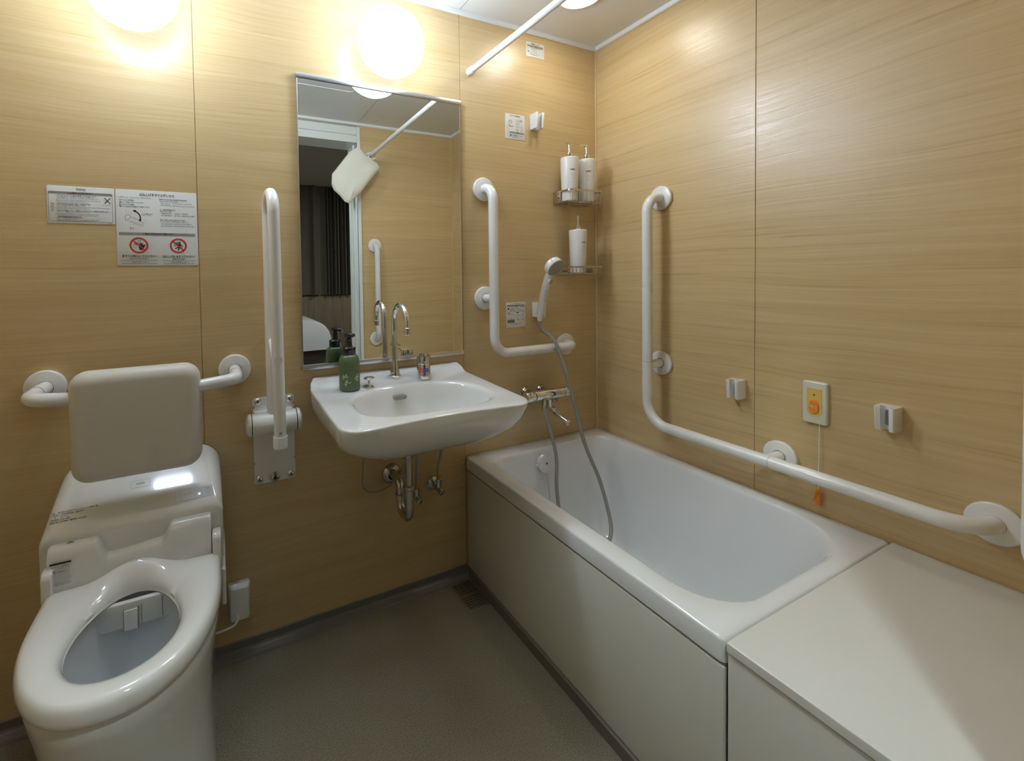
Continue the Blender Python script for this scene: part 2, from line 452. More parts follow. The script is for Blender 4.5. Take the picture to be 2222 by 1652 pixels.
TXT_D = [
  ('シャワーの確認方法', -0.4748, -0.4221, 1.8351, 0.0067, 'B'),
  ('シャワー使用前', -0.4432, -0.4102, 1.8199, 0.0061, ''),
  ('スイッチを押して', -0.4439, -0.4103, 1.8147, 0.0052, ''),
  ('水がでます', -0.4434, -0.425, 1.805, 0.0051, ''),
  ('切替', -0.4666, -0.4579, 1.7925, 0.005, 'B'),
  ('強', -0.4393, -0.4342, 1.7786, 0.0052, 'B'),
  ('弱', -0.4178, -0.4127, 1.7782, 0.0052, 'B'),
  ('注意', -0.4407, -0.43, 1.7682, 0.0057, 'B'),
  ('やけどのおそれ', -0.4621, -0.4408, 1.7604, 0.0051, ''),
  ('湯温を確認してから使う', -0.4609, -0.4091, 1.7563, 0.0051, ''),
  ('必ず守ってください', -0.4597, -0.4308, 1.7509, 0.0037, '')]
TXT_E = [
  ('ハンドルの使いかた', -0.4802, -0.4276, 1.0655, 0.0047, 'B'),
  ('注意', -0.4558, -0.4466, 1.0562, 0.0042, 'B'),
  ('やけどのおそれあり。高温注意', -0.4822, -0.4105, 1.0507, 0.0038, ''),
  ('水から湯へゆっくり回す', -0.4823, -0.4398, 1.0455, 0.0037, ''),
  ('温度を確認してから使用する', -0.4823, -0.4228, 1.0398, 0.0042, 'B'),
  ('冷めるまで湯にさわらない 必ず止める', -0.482, -0.4112, 1.0341, 0.0035, ''),
  ('湯側', -0.4889, -0.4803, 1.0208, 0.0038, ''),
  ('止まる', -0.494, -0.4819, 1.0078, 0.0034, ''),
  ('シャワー', -0.4271, -0.4141, 1.0281, 0.003, ''),
  ('全開位置', -0.4281, -0.4137, 1.0187, 0.0031, ''),
  ('カラン', -0.4256, -0.4154, 0.997, 0.0031, ''),
  ('表示を確認し温度を調節してください', -0.4808, -0.4286, 0.9813, 0.0038, ''),
  ('04K0000', -0.4977, -0.4882, 0.9728, 0.0027, '')]
# ================================================================= THE ROOM
H = 2.2; FY = -1.414           # ceiling height, inner face of the door wall
def wall_panels(name, mats, axis, cuts, w0, w1, z0, z1):
    bm = BM(); g = .0009
    for i, (a, b) in enumerate(zip(cuts, cuts[1:])):
        if axis == 'y': box(bm, a+g, b-g, w0, w1, z0, z1, .0008, mi=i)
        else: box(bm, w0, w1, a+g, b-g, z0, z1, .0008, mi=i)
    k = len(mats)-1
    if axis == 'y': box(bm, cuts[0], cuts[-1], w0+(.0025 if w1 > w0 else -.0025), w1+.003, z0, z1, 0, k)
    else: box(bm, w0+.0025, w1+.003, cuts[0], cuts[-1], z0, z1, 0, k)
    return struct(name, bm, mats, smooth=False)
wall_panels('wall_back', [M['wood_a'], M['wood_b'], M['wood_c'], M['joint']], 'y', [-2.36, -1.611, -.7036, 0.0], 0, .03, 0, H)
wall_panels('wall_right', [M['wood_b'], M['wood_a'], M['joint']], 'x', [-1.60, -.6738, 0.0], 0, .03, 0, H)
bm = BM(); box(bm, -2.39, -2.36, -1.60, .03, 0, H); struct('wall_left', bm, M['wood_c'], smooth=False)
bm = BM(); box(bm, -.70, 0, FY-.19, FY, 0, H); box(bm, -2.36, -1.80, FY-.19, FY, 0, H, mi=1); box(bm, -1.80, -.70, FY-.19, FY, 2.165, H, mi=1)
struct('wall_front', bm, [M['wood_c'], M['dimwall']], smooth=False)
bm = BM(); box(bm, -2.36, 0, -1.60, 0, -.03, 0); struct('floor', bm, M['floor'], smooth=False)
bm = BM(); box(bm, -2.36, 0, -1.60, 0, H, H+.03); struct('ceiling', bm, M['ceil'], smooth=False)
# mouldings where walls meet the ceiling
def mould_prof(): return [(0, 2.1835), (.004, 2.1825), (.010, 2.186), (.012, 2.196), (.012, 2.2005), (0, 2.2005)]
bm = BM(); loft(bm, [[(x, -a, z) for a, z in mould_prof()] for x in (-2.36, -.0005)]); struct('trim_1', bm, M['mould'], smooth=False)
bm = BM(); loft(bm, [[(-a, y, z) for a, z in mould_prof()] for y in (FY, -.0005)]); struct('trim_2', bm, M['mould'], smooth=False)
bm = BM(); loft(bm, [[(x, FY+a, z) for a, z in mould_prof()] for x in (-2.36, -.0005)]); struct('trim_3', bm, M['mould'], smooth=False)
bm = BM(); box(bm, -.0055, -.0002, -.0055, -.0002, .04, 2.1835, .0012); struct('trim_4', bm, M['corner'], smooth=False)
bm = BM(); box(bm, -.0055, -.0002, FY+.0002, FY+.0055, .04, 2.1835, .0012); struct('trim_5', bm, M['corner'], smooth=False)
bm = BM(); box(bm, -.7060, -.7040, FY, -.012, 2.1992, 2.2004); struct('trim_6', bm, M['seam'], smooth=False)   # joint between ceiling panels
bm = BM()
o_ = rr(-1.33, -.86, -.935, -.50, .03, 6); i_ = rr(-1.326, -.864, -.931, -.504, .026, 6)
loft(bm, [[(x, y, 2.2004) for x, y in o_], [(x, y, 2.1978) for x, y in o_], [(x, y, 2.1978) for x, y in i_], [(x, y, 2.2004) for x, y in i_]], False, False)
struct('trim_7', bm, M['mould'])                                                                             # rim of the ceiling hatch
# cove baseboards
prof = [(0, 0), (0, .0425), (.003, .0425), (.0042, .041), (.0042, .020), (.0075, .0135), (.013, .0105), (.024, .0095), (.029, .008), (.032, .003), (.0325, 0)]
bm = BM(); loft(bm, [[(x, -a, z) for a, z in prof] for x in (-2.36, -.7005)]); struct('baseboard_back', bm, M['base'], angle=25)
bm = BM(); loft(bm, [[(-2.36+a, y, z) for a, z in prof] for y in (-1.60, -.001)]); struct('baseboard_left', bm, M['base'], angle=25)
# door frame: reveal, face flanges, stepped stops
bm = BM()
for s, xi in ((1, -.712), (-1, -1.788)):
    box(bm, min(xi, xi+s*.02), max(xi, xi+s*.02), FY-.186, FY+.010, 0, 2.07, .0015)
    for a, b, yy in ((0, .022, FY+.014),): box(bm, min(xi+s*a, xi+s*b), max(xi+s*a, xi+s*b), FY-.002, yy, 0, 2.172, .0015)
    box(bm, min(xi-s*.012, xi+s*.001), max(xi-s*.012, xi+s*.001), FY-.08, FY-.055, 0, 2.07, .001)
    box(bm, min(xi-s*.006, xi+s*.001), max(xi-s*.006, xi+s*.001), FY-.186, FY-.13, 0, 2.07, .001)
box(bm, -1.788, -.712, FY-.186, FY+.006, 2.07, 2.118, .0015); box(bm, -1.788, -.712, FY-.186, FY+.010, 2.119, 2.17, .0015)
struct('door_1', bm, M['door'], smooth=False)

# ---- the bedroom beyond the door, seen in the mirror
BY = -5.2
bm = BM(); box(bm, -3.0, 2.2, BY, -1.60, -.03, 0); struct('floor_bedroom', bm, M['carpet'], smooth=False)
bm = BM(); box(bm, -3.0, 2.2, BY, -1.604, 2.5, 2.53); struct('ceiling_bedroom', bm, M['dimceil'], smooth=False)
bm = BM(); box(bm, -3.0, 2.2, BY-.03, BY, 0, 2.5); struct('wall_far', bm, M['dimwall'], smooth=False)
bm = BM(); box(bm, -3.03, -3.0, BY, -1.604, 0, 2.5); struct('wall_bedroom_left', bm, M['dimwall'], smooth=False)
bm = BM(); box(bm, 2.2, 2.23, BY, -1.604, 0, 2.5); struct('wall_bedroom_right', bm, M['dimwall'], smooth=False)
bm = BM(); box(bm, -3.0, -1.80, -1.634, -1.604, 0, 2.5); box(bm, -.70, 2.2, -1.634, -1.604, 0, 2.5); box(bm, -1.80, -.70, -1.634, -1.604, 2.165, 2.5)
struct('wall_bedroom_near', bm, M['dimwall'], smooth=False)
# pleated curtains
def curtain(x0, x1, pitch, label):
    bm = BM(); n = int((x1-x0)/.012); a = []; b = []
    for i in range(n+1):
        x = x0+(x1-x0)*i/n; w = math.sin(2*PI*x/pitch+.7*math.sin(x*9)); y = BY+.10+.035*w+.008*math.sin(x*61)
        a.append((x, y)); b.append((x, y+.004))
    rows = []
    for z in (.93, 2.49): rows.append([(x, y, z) for x, y in a]+[(x, y, z) for x, y in reversed(b)])
    loft(bm, rows); o = obj('curtain', bm, M['curtain'], angle=60); tag(o, label, 'curtain', 'curtains of the bedroom'); return o
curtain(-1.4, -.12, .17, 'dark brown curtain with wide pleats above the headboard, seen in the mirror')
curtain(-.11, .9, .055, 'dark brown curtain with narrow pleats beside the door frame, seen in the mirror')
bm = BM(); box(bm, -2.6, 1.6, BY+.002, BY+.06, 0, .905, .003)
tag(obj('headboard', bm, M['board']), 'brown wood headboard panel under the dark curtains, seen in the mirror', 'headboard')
t = thing('bed', 'white duvet bed on a dark base reflected at the lower left of the mirror', 'bed', (-1.3, -4.6, 0))
bm = BM(); rows = []
for y, k in ((-5.12, .94), (-5.08, 1), (-4.6, 1.0), (-4.22, 1), (-4.15, .97), (-4.12, .90)):
    P = []
    for i in range(17):
        a = PI/2*i/16; P.append((-.63+.36*math.sin(a)**.9*k, y, .33+.33*k*math.cos(a)**.75 if i < 16 else .30))
    P += [(-.29, y, .28), (-2.4, y, .28), (-2.4, y, .33+.33*k)]
    rows.append(P)
loft(bm, rows); obj('duvet', bm, M['bed'], t, angle=60)
bm = BM(); box(bm, -2.38, -.33, -5.1, -4.2, 0, .28, .01); obj('bed_base', bm, M['bedbase'], t)
t = thing('ceiling_light', 'small round recessed light in the bedroom ceiling outside the door', 'ceiling light', (-1.338, -1.901, 2.5))
bm = BM(); lathe(bm, (-1.338, -1.901, 2.5), (0, 0, -1), [(.068, 0), (.068, .004), (.055, .006), (.053, 0)], 32, cap0=False, cap1=False); obj('trim_ring', bm, M['white'], t)
bm = BM(); lathe(bm, (-1.338, -1.901, 2.4985), (0, 0, -1), [(.052, 0), (.052, .002)], 24); obj('diffuser', bm, M['hall'], t)

t = thing('ceiling_light', 'unseen fill light added on the bedroom ceiling, out of sight past the door frame', 'ceiling light', (1.1, -3.5, 2.5))  # added lamp, never in view: brightens the curtains and bed in the mirror
bm = BM(); lathe(bm, (1.1, -3.5, 2.4995), (0, 0, -1), [(.16, 0), (.16, .03), (.14, .04)], 32, cap1=False); obj('housing', bm, M['white'], t)
bm = BM(); lathe(bm, (1.1, -3.5, 2.462), (0, 0, -1), [(.138, 0), (.12, .01), (.0001, .014)], 32, cap1=False); obj('diffuser', bm, M['bedfill'], t)

# ================================================================= LAMPS
def globe(x, label):
    t = thing('wall_globe_lamp', label, 'lamp', (x, 0, 1.965), 'globe lamps on the back wall')
    bm = BM(); lathe(bm, (x, -.0005, 1.965), (0, -1, 0), [(.055, 0), (.055, .012), (.048, .016)], 32); obj('wall_base', bm, M['white'], t)
    bm = BM(); pr = []
    for i in range(19):
        a = PI*(i+.0)/18; pr.append((.113*math.sin(a)**.92 if 0 < i < 18 else .0001, .012+.092*(1-math.cos(a))))
    lathe(bm, (x, 0, 1.965), (0, -1, 0), pr, 40, cap0=False, cap1=False); obj('globe', bm, M['globe'], t, angle=180)
    return t
globe(-1.022, 'glowing white globe lamp on the wall above the mirror')
globe(-1.750, 'glowing white globe lamp above the toilet, cut by the top of the photo')
t = thing('ceiling_downlight', 'round glowing downlight in the white ceiling above the bathtub', 'ceiling light', (-.345, -.265, H))
bm = BM(); lathe(bm, (-.345, -.265, H+.001), (0, 0, -1), [(.086, 0), (.086, .003), (.080, .006), (.072, .006), (.070, .002)], 40, cap0=False, cap1=False); obj('trim_ring', bm, M['whiteg'], t)
bm = BM(); lathe(bm, (-.345, -.265, H), (0, 0, -1), [(.070, 0), (.066, .006), (.045, .012), (.0001, .015)], 40, cap1=False); obj('diffuser', bm, M['lamp'], t, angle=180)

# ================================================================= BATHTUB
t = thing('bathtub', 'white built-in bathtub in the corner with beige-white side panel', 'bathtub', (-.35, -.5, 0))
bm = BM(); rings = []; N8 = 8
def ring(x0, x1, y0, y1, r, z): return [(x, y, z) for x, y in rr(x0, x1, y0, y1, r, N8)]
for ins, z in ((.004, .4245), (0, .427), (0, .468), (.0018, .4725), (.0055, .475)):
    rings.append(ring(-.702+ins, -.0015-ins, -1.0055+ins, -.0015-ins, .012, z))
op = (-.645, -.050, -.975, -.072); orr = (.055, .055, .13, .19); bt = (-.55, -.15, -.80, -.165); br = (.09, .09, .11, .11)
for f, z in ((0, .475), (.03, .4738), (.06, .470), (.09, .463), (.12, .452), (.17, .43), (.30, .34), (.45, .22), (.56, .14), (.68, .10), (.82, .083), (1.0, .078)):
    q = [a+(b-a)*f for a, b in zip(op, bt)]; r = [a+(b-a)*f for a, b in zip(orr, br)]
    rings.append(ring(q[0], q[1], q[2], q[3], r, z))
loft(bm, rings, cap0=False); obj('tub_shell', bm, M['tub'], t, angle=50)
bm = BM(); box(bm, -.700, -.688, -1.0035, -.0045, .036, .419, .0035, seg=3); o = obj('side_panel', bm, M['panel'], t); o['label'] = 'beige-white side panel'
bm = BM(); box(bm, -.697, -.686, -1.0035, -.0045, .4195, .4245); obj('shadow_gap', bm, M['seam'], t)
bm = BM(); lathe(bm, (-.389, -.0915, .42), (0, -1, .12), [(.036, 0), (.0375, .004), (.0375, .012), (.035, .0155), (.010, .0155), (.0035, .0155), (.003, .013), (.0001, .013)], 40, cap1=False)
for a in (95, 185, 5, 275):
    c = math.cos(math.radians(a)); s = math.sin(math.radians(a)); box(bm, -.389+c*.038-.005, -.389+c*.038+.005, -.102, -.094, .42+s*.038-.005, .42+s*.038+.005, .001)
cv = obj('overflow_cover', bm, M['whiteg'], t)
bm = BM(); lathe(bm, (-.3865, -.1085, .4215), (0, -1, .12), [(.0034, 0), (.0034, .0012)], 16); obj('screw_hole', bm, M['dark'], cv)
bm = BM()
for k in range(60):
    z = .38-k*.0045; y = -.1115-(.38-z)*.16
    bmesh.ops.create_icosphere(bm, subdivisions=1, radius=.0017, matrix=Matrix.Translation((-.388, y, z)))
tube(bm, [(-.388, -.1115, .38), (-.388, -.1115-.265*.16, .115)], .0006, 6)
obj('plug_chain', bm, M['chromed'], t)
# kick strip below the tub and the deck
bm = BM(); box(bm, -.708, -.685, -1.41, -.034, 0, .0355, .001); struct('trim_8', bm, M['kick'], smooth=False)

t = thing('bathtub_deck', 'flat cream-white deck box at the near end of the bathtub', 'deck', (-.35, -1.21, 0))
bm = BM(); plate(bm, 'z', -.7035, -.0015, -1.4125, -1.0085, .4575, .4755, .004, .0025); obj('deck_top', bm, M['deck'], t)
bm = BM(); box(bm, -.700, -.688, -1.411, -1.0095, .036, .4545, .003, seg=3); obj('front_panel', bm, M['panel'], t)
bm = BM(); box(bm, -.690, -.004, -1.0195, -1.0095, .036, .4575); obj('end_panel', bm, M['panel'], t)

# ================================================================= GRAB BARS
def flange(bm, p, d, ins=0):
    lathe(bm, p, d, [(.0452, 0), (.0462, .002), (.0462, .0105), (.0445, .0125), (.0425, .0135), (.0188, .0150)], 48, cap1=False)
def grab(name, label, path, rad, ends, joints=(), r=.0187):
    """path: centre line ; ends: (point on wall, outward dir)"""
    t = thing(name, label, 'grab bar', tuple(path[0]))
    bm = BM(); P = smooth_path(path, rad, 12); tube(bm, P, r, 24, caps=False); rail = obj('rail', bm, M['white'], t, angle=60)
    for (p, d) in ends:
        bm = BM(); flange(bm, p, d); f = obj('wall_flange', bm, M['white'], t)
        bm = BM(); lathe(bm, Vector(p)+Vector(d)*.0151, d, [(.0190, 0), (.0186, .0004), (.0172, .0004)], 32, cap0=False, cap1=False); obj('gap_ring', bm, M['seam'], f)
    for (p, d) in joints:
        bm = BM(); lathe(bm, Vector(p)-Vector(d)*.0005, d, [(r+.0003, 0), (r+.0003, .001)], 32, cap0=False, cap1=False); obj('joint_ring', bm, M['gray'], t)
    return t
def post(t, a, b, r=.0165):
    bm = BM(); cyl(bm, a, b, r, 24); obj('post', bm, M['white'], t)
# L-shaped bar on the back wall
by = -.074; zb = .880
t = grab('grab_bar', 'white L-shaped grab bar on the back wall between the mirror and the shower', [(-.607, 0, 1.524), (-.607, by, 1.524), (-.607, by, zb), (-.193, by, zb), (-.193, 0, zb)], [.052, .065, .052],
     [((-.607, 0, 1.524), (0, -1, 0)), ((-.607, 0, 1.094), (0, -1, 0)), ((-.193, 0, .877), (0, -1, 0))])
post(t, (-.607, -.012, 1.094), (-.607, by, 1.094))
# big L-shaped bar on the right wall
bx = -.085; yb = -.337; zr = .611; ye = -1.180
t = grab('grab_bar', 'long white L-shaped grab bar on the right wall over the bathtub', [(0, yb, 1.474), (bx, yb, 1.474), (bx, yb, zr), (bx, ye, zr), (0, ye, zr)], [.06, .085, .075],
     [((0, yb, 1.474), (-1, 0, 0)), ((0, yb, .832), (-1, 0, 0)), ((0, -.752, .611), (-1, 0, 0)), ((0, ye, zr), (-1, 0, 0))],
     joints=[((bx, yb, .846), (0, 0, 1)), ((bx, -.765, zr), (0, 1, 0))])
post(t, (-.012, yb, .832), (bx, yb, .832)); post(t, (-.012, -.752, zr), (bx, -.752, zr))
# straight bar on the door wall (seen in the mirror)
grab('grab_bar', 'straight vertical white grab bar reflected in the mirror beside the door frame', [(-.600, FY, 1.394), (-.600, FY+.060, 1.394), (-.600, FY+.060, .765), (-.600, FY, .765)], [.05, .05],
     [((-.600, FY, 1.394), (0, 1, 0)), ((-.600, FY, .765), (0, 1, 0))])

# ================================================================= BACKREST over the toilet
t = thing('padded_back_support', 'grey-white padded backrest on white wall brackets above the toilet', 'backrest', (-1.752, 0, .9))
bm = BM(); plate(bm, 'y', -1.898, -1.612, .686, .964, -.118, -.184, .040, .031, n=8, ne=8, both=True); obj('cushion', bm, M['cush'], t, angle=60)
for s, xf, xe in ((-1, -1.981, -1.87), (1, -1.522, -1.63)):
    bm = BM(); tube(bm, smooth_path([(xf, -.012, .906), (xf, -.152, .906), (xe, -.152, .896)], .035, 12), .0165, 24, caps=False); a = obj('bracket_arm', bm, M['white'], t, angle=60)
    bm = BM(); lathe(bm, (xf, -.012, .906), (0, -1, 0), [(.0178, 0), (.0178, .066), (.0165, .067)], 28, cap0=False, cap1=False); obj('sleeve', bm, M['white'], a)
    bm = BM(); lathe(bm, (xf, -.0785, .906), (0, -1, 0), [(.0172, 0), (.0172, .001)], 28, cap0=False, cap1=False); obj('joint_ring', bm, M['gray'], a)
    bm = BM(); flange(bm, (xf, 0, .906), (0, -1, 0)); obj('wall_flange', bm, M['white'], t)

# ================================================================= FOLD-UP HANDRAIL
t = thing('fold_up_handrail', 'white fold-up toilet handrail standing upright on its wall plate left of the mirror', 'handrail', (-1.41, 0, .53))
X0, X1, Z0, Z1 = -1.4735, -1.348, .530, .8065
out = [(X0+.006, Z0), (X1-.006, Z0), (X1, Z0+.006), (X1, .592), (X1-.004, .594), (X1-.004, .600), (X1, .602), (X1, .770), (X1-.006, .774), (X1-.006, .781), (X1, .785), (X1, Z1-.006), (X1-.006, Z1),
       (X0+.006, Z1), (X0, Z1-.006), (X0, .785), (X0+.006, .781), (X0+.006, .774), (X0, .770), (X0, .602), (X0+.004, .600), (X0+.004, .594), (X0, .592), (X0, Z0+.006)]
bm = BM(); loft(bm, [[(x, y, z) for x, z in out] for y in (-.0005, -.0045)]); pl = obj('wall_plate', bm, M['white'], t, smooth=False)
for (x, z) in ((-1.459, .795), (-1.362, .792), (-1.459, .544), (-1.362, .5445)):
    bm = BM(); lathe(bm, (x, -.0045, z), (0, -1, 0), [(.0112, 0), (.0105, .002), (.0075, .0045), (.0001, .0055)], 20, cap1=False)
    sc = obj('screw', bm, M['chrome'], pl); bm = BM(); box(bm, x-.0052, x+.0052, -.0106, -.0085, z-.0011, z+.0011); box(bm, x-.0011, x+.0011, -.0106, -.0085, z-.0052, z+.0052); obj('cross_slot', bm, M['dark'], sc)
bm = BM(); lathe(bm, (-1.412, -.0045, .5445), (0, -1, 0), [(.016, 0), (.0155, .002), (.011, .004), (.0105, .009), (.006, .0105), (.006, .007), (.0001, .007)], 28, mi=0, cap1=False); obj('rubber_stop', bm, M['chromed'], pl)
bm = BM(); lathe(bm, (-1.412, -.0135, .5445), (0, -1, 0), [(.006, 0), (.0045, .003), (.0001, .003)], 20, cap1=False); obj('stop_core', bm, M['dark'], pl)
py, pz = -.052, .737
bm = BM(); cyl(bm, (-1.479, py, pz), (-1.350, py, pz), .0335, 40); box(bm, -1.471, -1.3545, -.045, -.004, .700, .768, .004); hub = obj('pivot_hub', bm, M['white'], t)
for x, d in ((-1.4795, -1), (-1.3495, 1)):
    bm = BM(); lathe(bm, (x, py, pz), (d, 0, 0), [(.0325, 0), (.0325, .002)], 32); obj('seal_ring', bm, M['dark'], hub)
    bm = BM(); lathe(bm, (x+d*.002, py, pz), (d, 0, 0), [(.0345, 0), (.035, .003), (.0335, .009), (.024, .0145), (.0001, .0165)], 40, cap1=False); obj('end_cap', bm, M['whiteg'], hub)
xr = -1.4165; yb_, yf_ = -.052, -.184
P = smooth_path([(xr-.002, yb_, .76), (xr-.002, yb_, 1.452-.0165), (xr, yf_, 1.452-.0165), (xr+.004, yf_, .722)], .064, 16)
bm = BM(); tube(bm, P, .0168, 24, caps=False); lp = obj('loop_rail', bm, M['white'], t, angle=60)
bm = BM(); cyl(bm, (xr, yb_-.0, .775), (xr, yb_-.0, .862), .0185, 28); obj('lower_sleeve', bm, M['white'], lp)
bm = BM(); tube(bm, spline([(xr, yb_, .99), (xr, yb_-.035, .985), (xr, yb_-.075, .963), (xr, yf_, .955)]), .013, 20, caps=False); obj('cross_rung', bm, M['white'], lp, angle=60)
bm = BM(); lathe(bm, (xr+.002, yf_-.0145, .955), (0, -1, 0), [(.0115, 0), (.0115, .003), (.0001, .0035)], 24, cap1=False); obj('rung_cap', bm, M['white'], lp)
bm = BM(); lathe(bm, (xr+.004, yf_, .734), (0, 0, -1), [(.0195, 0), (.0198, .002), (.0198, .032), (.0175, .035), (.0001, .035)], 32, cap0=False, cap1=False); lathe(bm, (xr+.004, yf_, .734), (0, 0, -1), [(.0168, -.0002), (.0195, 0)], 32, cap0=False, cap1=False); obj('end_sleeve', bm, M['white'], lp)
bm = BM(); lathe(bm, (xr+.003, yf_-.0165, .747), (0, -1, 0), [(.0035, 0), (.003, .0012), (.0001, .0016)], 16, cap1=False); obj('grub_screw', bm, M['chromed'], lp)

# ================================================================= MIRROR
t = thing('wall_mirror', 'tall rectangular frameless mirror with aluminium strips above the sink', 'mirror', (-1.0137, 0, .882))
bm = BM(); box(bm, -1.3155, -.7115, -.012, -.004, .890, 1.846); g = obj('mirror_glass', bm, M['mirror'], t, smooth=False)
bm = BM(); box(bm, -1.3155, -.7115, -.004, -.0005, .890, 1.846); box(bm, -1.3158, -1.3145, -.0122, -.003, .89, 1.846, .0003, 1); box(bm, -.7125, -.7112, -.0122, -.003, .89, 1.846, .0003, 1); obj('backing', bm, [M['slotg'], M['alu']], t, smooth=False)
for z0, z1 in ((1.837, 1.8525), (.8815, .8965)):
    bm = BM(); box(bm, -1.3185, -.709, -.0165, -.0005, z0, z1, .0012); obj('channel_strip', bm, M['alu'], t)

# ================================================================= SINK
t = thing('wall_sink', 'white ceramic wall-hung washbasin under the mirror', 'sink', (-1.0137, 0, .64))
SX = -1.0137; FX = -1.0137
def sm(x): x = max(0, min(1, x)); return x*x*(3-2*x)
def ray_poly(P, c, a):
    d = Vector((math.cos(a), math.sin(a))); best = None
    for i in range(len(P)):
        p = Vector(P[i])-c; q = Vector(P[(i+1) % len(P)])-c; e = q-p
        den = d.x*e.y-d.y*e.x
        if abs(den) < 1e-12: continue
        tt = (p.x*e.y-p.y*e.x)/den; u = (p.x*d.y-p.y*d.x)/den
        if tt > 0 and -1e-6 <= u <= 1+1e-6 and (best is None or tt > best): best = tt
    return c+d*best
NA = 120
def polar(P, c): return [ray_poly(P, Vector(c), 2*PI*i/NA) for i in range(NA)]
cc = (0, -.26)
def srect(hw, y0, y1, rf, rb): return polar(rr(-hw, hw, y0, y1, (rb, rb, rf, rf), 10), cc)
def lift(x, y):                      # the top slopes down to the front, with a ledge along the wall
    z = .810+.014*((y+.47)/.41) if y > -.47 else .810
    z += .028*sm((y+.052)/.040)
    z += .004*sm((-.36-y)/.08)*math.cos(PI*x/.60)
    return z
bm = BM(); rings = []
for hw, y0, y1, rf, rb, z in ((.10, -.29, -.13, .06, .06, .664), (.168, -.350, -.06, .09, .06, .673), (.215, -.392, -.008, .10, .06, .691), (.249, -.425, -.001, .10, .05, .713),
                              (.273, -.450, -.001, .09, .05, .737), (.283, -.466, -.001, .08, .045, .764), (.2865, -.474, -.001, .07, .045, .790)):
    rings.append([(SX+p.x, p.y, z) for p in srect(hw, y0, y1, rf, rb)])
for hw, y0, y1, rf, rb, dz in ((.2880, -.477, -.001, .065, .045, -.009), (.2880, -.477, -.001, .065, .045, -.004), (.2860, -.475, -.002, .063, .045, -.001), (.2815, -.471, -.004, .060, .043, 0), (.256, -.450, -.03, .05, .04, 0)):
    rings.append([(SX+p.x, p.y+.012*max(0, math.cos(PI*p.x/.50))*sm((-p.y-.40)/.05), lift(p.x, p.y)+dz) for p in srect(hw, y0, y1, rf, rb)])
bowlP = []
for i in range(96):
    a = 2*PI*i/96; c, s = math.cos(a), math.sin(a)
    if s > 0: bowlP.append((.212*math.copysign(abs(c)**.85, c)+.008, -.285+.160*abs(s)**.80))
    else: bowlP.append((.212*math.copysign(abs(c)**.62, c)+.008, -.285-.128*abs(s)**.80))
bo = polar(bowlP, cc)
def shrink(P, kx, ky, cy=-.275): return [Vector((p.x*kx, cy+(p.y-cy)*ky)) for p in P]
for kx, ky, dz, zz in ((1.10, 1.13, .0, None), (1.05, 1.07, -.0005, None), (1.02, 1.03, -.003, None), (1.0, 1.0, -.007, None), (.985, .97, -.014, None), (.965, .93, -.028, None), (.94, .89, -.05, None), (.89, .82, None, .725), (.78, .70, None, .700), (.55, .50, None, .686), (.25, .25, None, .682), (.10, .15, None, .680)):
    rings.append([(SX+p.x, p.y, (lift(p.x, p.y)+dz) if zz is None else zz) for p in shrink(bo, kx, ky)])
loft(bm, rings); basin = obj('basin', bm, M['ceramic'], t, angle=60)
bm = BM(); yy = -.1535; P = rr(SX-.016-.022, SX-.016+.022, .7800, .7940, .0069, 8)
loft(bm, [[(x, yy-.0005+(z-.786)*-.30+.022, z) for x, z in P], [(x, yy-.0005+(z-.786)*-.30, z) for x, z in P]])
o = obj('overflow_slot', bm, M['slotg'], basin)
bm = BM(); lathe(bm, (SX, -.262, .6805), (0, 0, 1), [(.021, 0), (.021, .002), (.017, .003), (.014, .001), (.0001, .001)], 28, cap1=False); obj('waste_plug', bm, M['chrome'], basin)

# swan-neck spout
t = thing('sink_spout', 'tall chrome swan-neck spout standing at the back of the sink', 'faucet', (FX, -.060, .826))
fx, fy, fz = FX, -.060, .8255
bm = BM(); lathe(bm, (fx, fy, fz), (0, 0, 1), [(.021, 0), (.0215, .001), (.0210, .016), (.0195, .017)], 32); lathe(bm, (fx, fy, fz), (0, 0, 1), [(.0185, .0165), (.0182, .020), (.0150, .045), (.0118, .066), (.0112, .069), (.0085, .0695)], 32); obj('base_cone', bm, M['chrome'], t)
top = 1.0965
P = [(fx, fy, fz+.06), (fx, fy, .99)]
dx, dy = .004, -.110
for i in range(1, 19):
    a = PI*i/18; P.append((fx+dx*(1-math.cos(a))/2, fy+dy*(1-math.cos(a))/2, 1.030+.058*math.sin(a)))
P.append((fx+dx*1.02, fy+dy*1.02, 1.005))
bm = BM(); tube(bm, P, .0090, 20, caps=False); obj('neck', bm, M['chrome'], t, angle=60)
bm = BM(); lathe(bm, (fx+dx*1.015, fy+dy*1.015, 1.018), (dx*.04, dy*.04, -.1), [(.0085, 0), (.0102, .002), (.0104, .022), (.0085, .0235), (.0070, .018)], 28, cap1=True); obj('aerator', bm, M['chrome'], t)

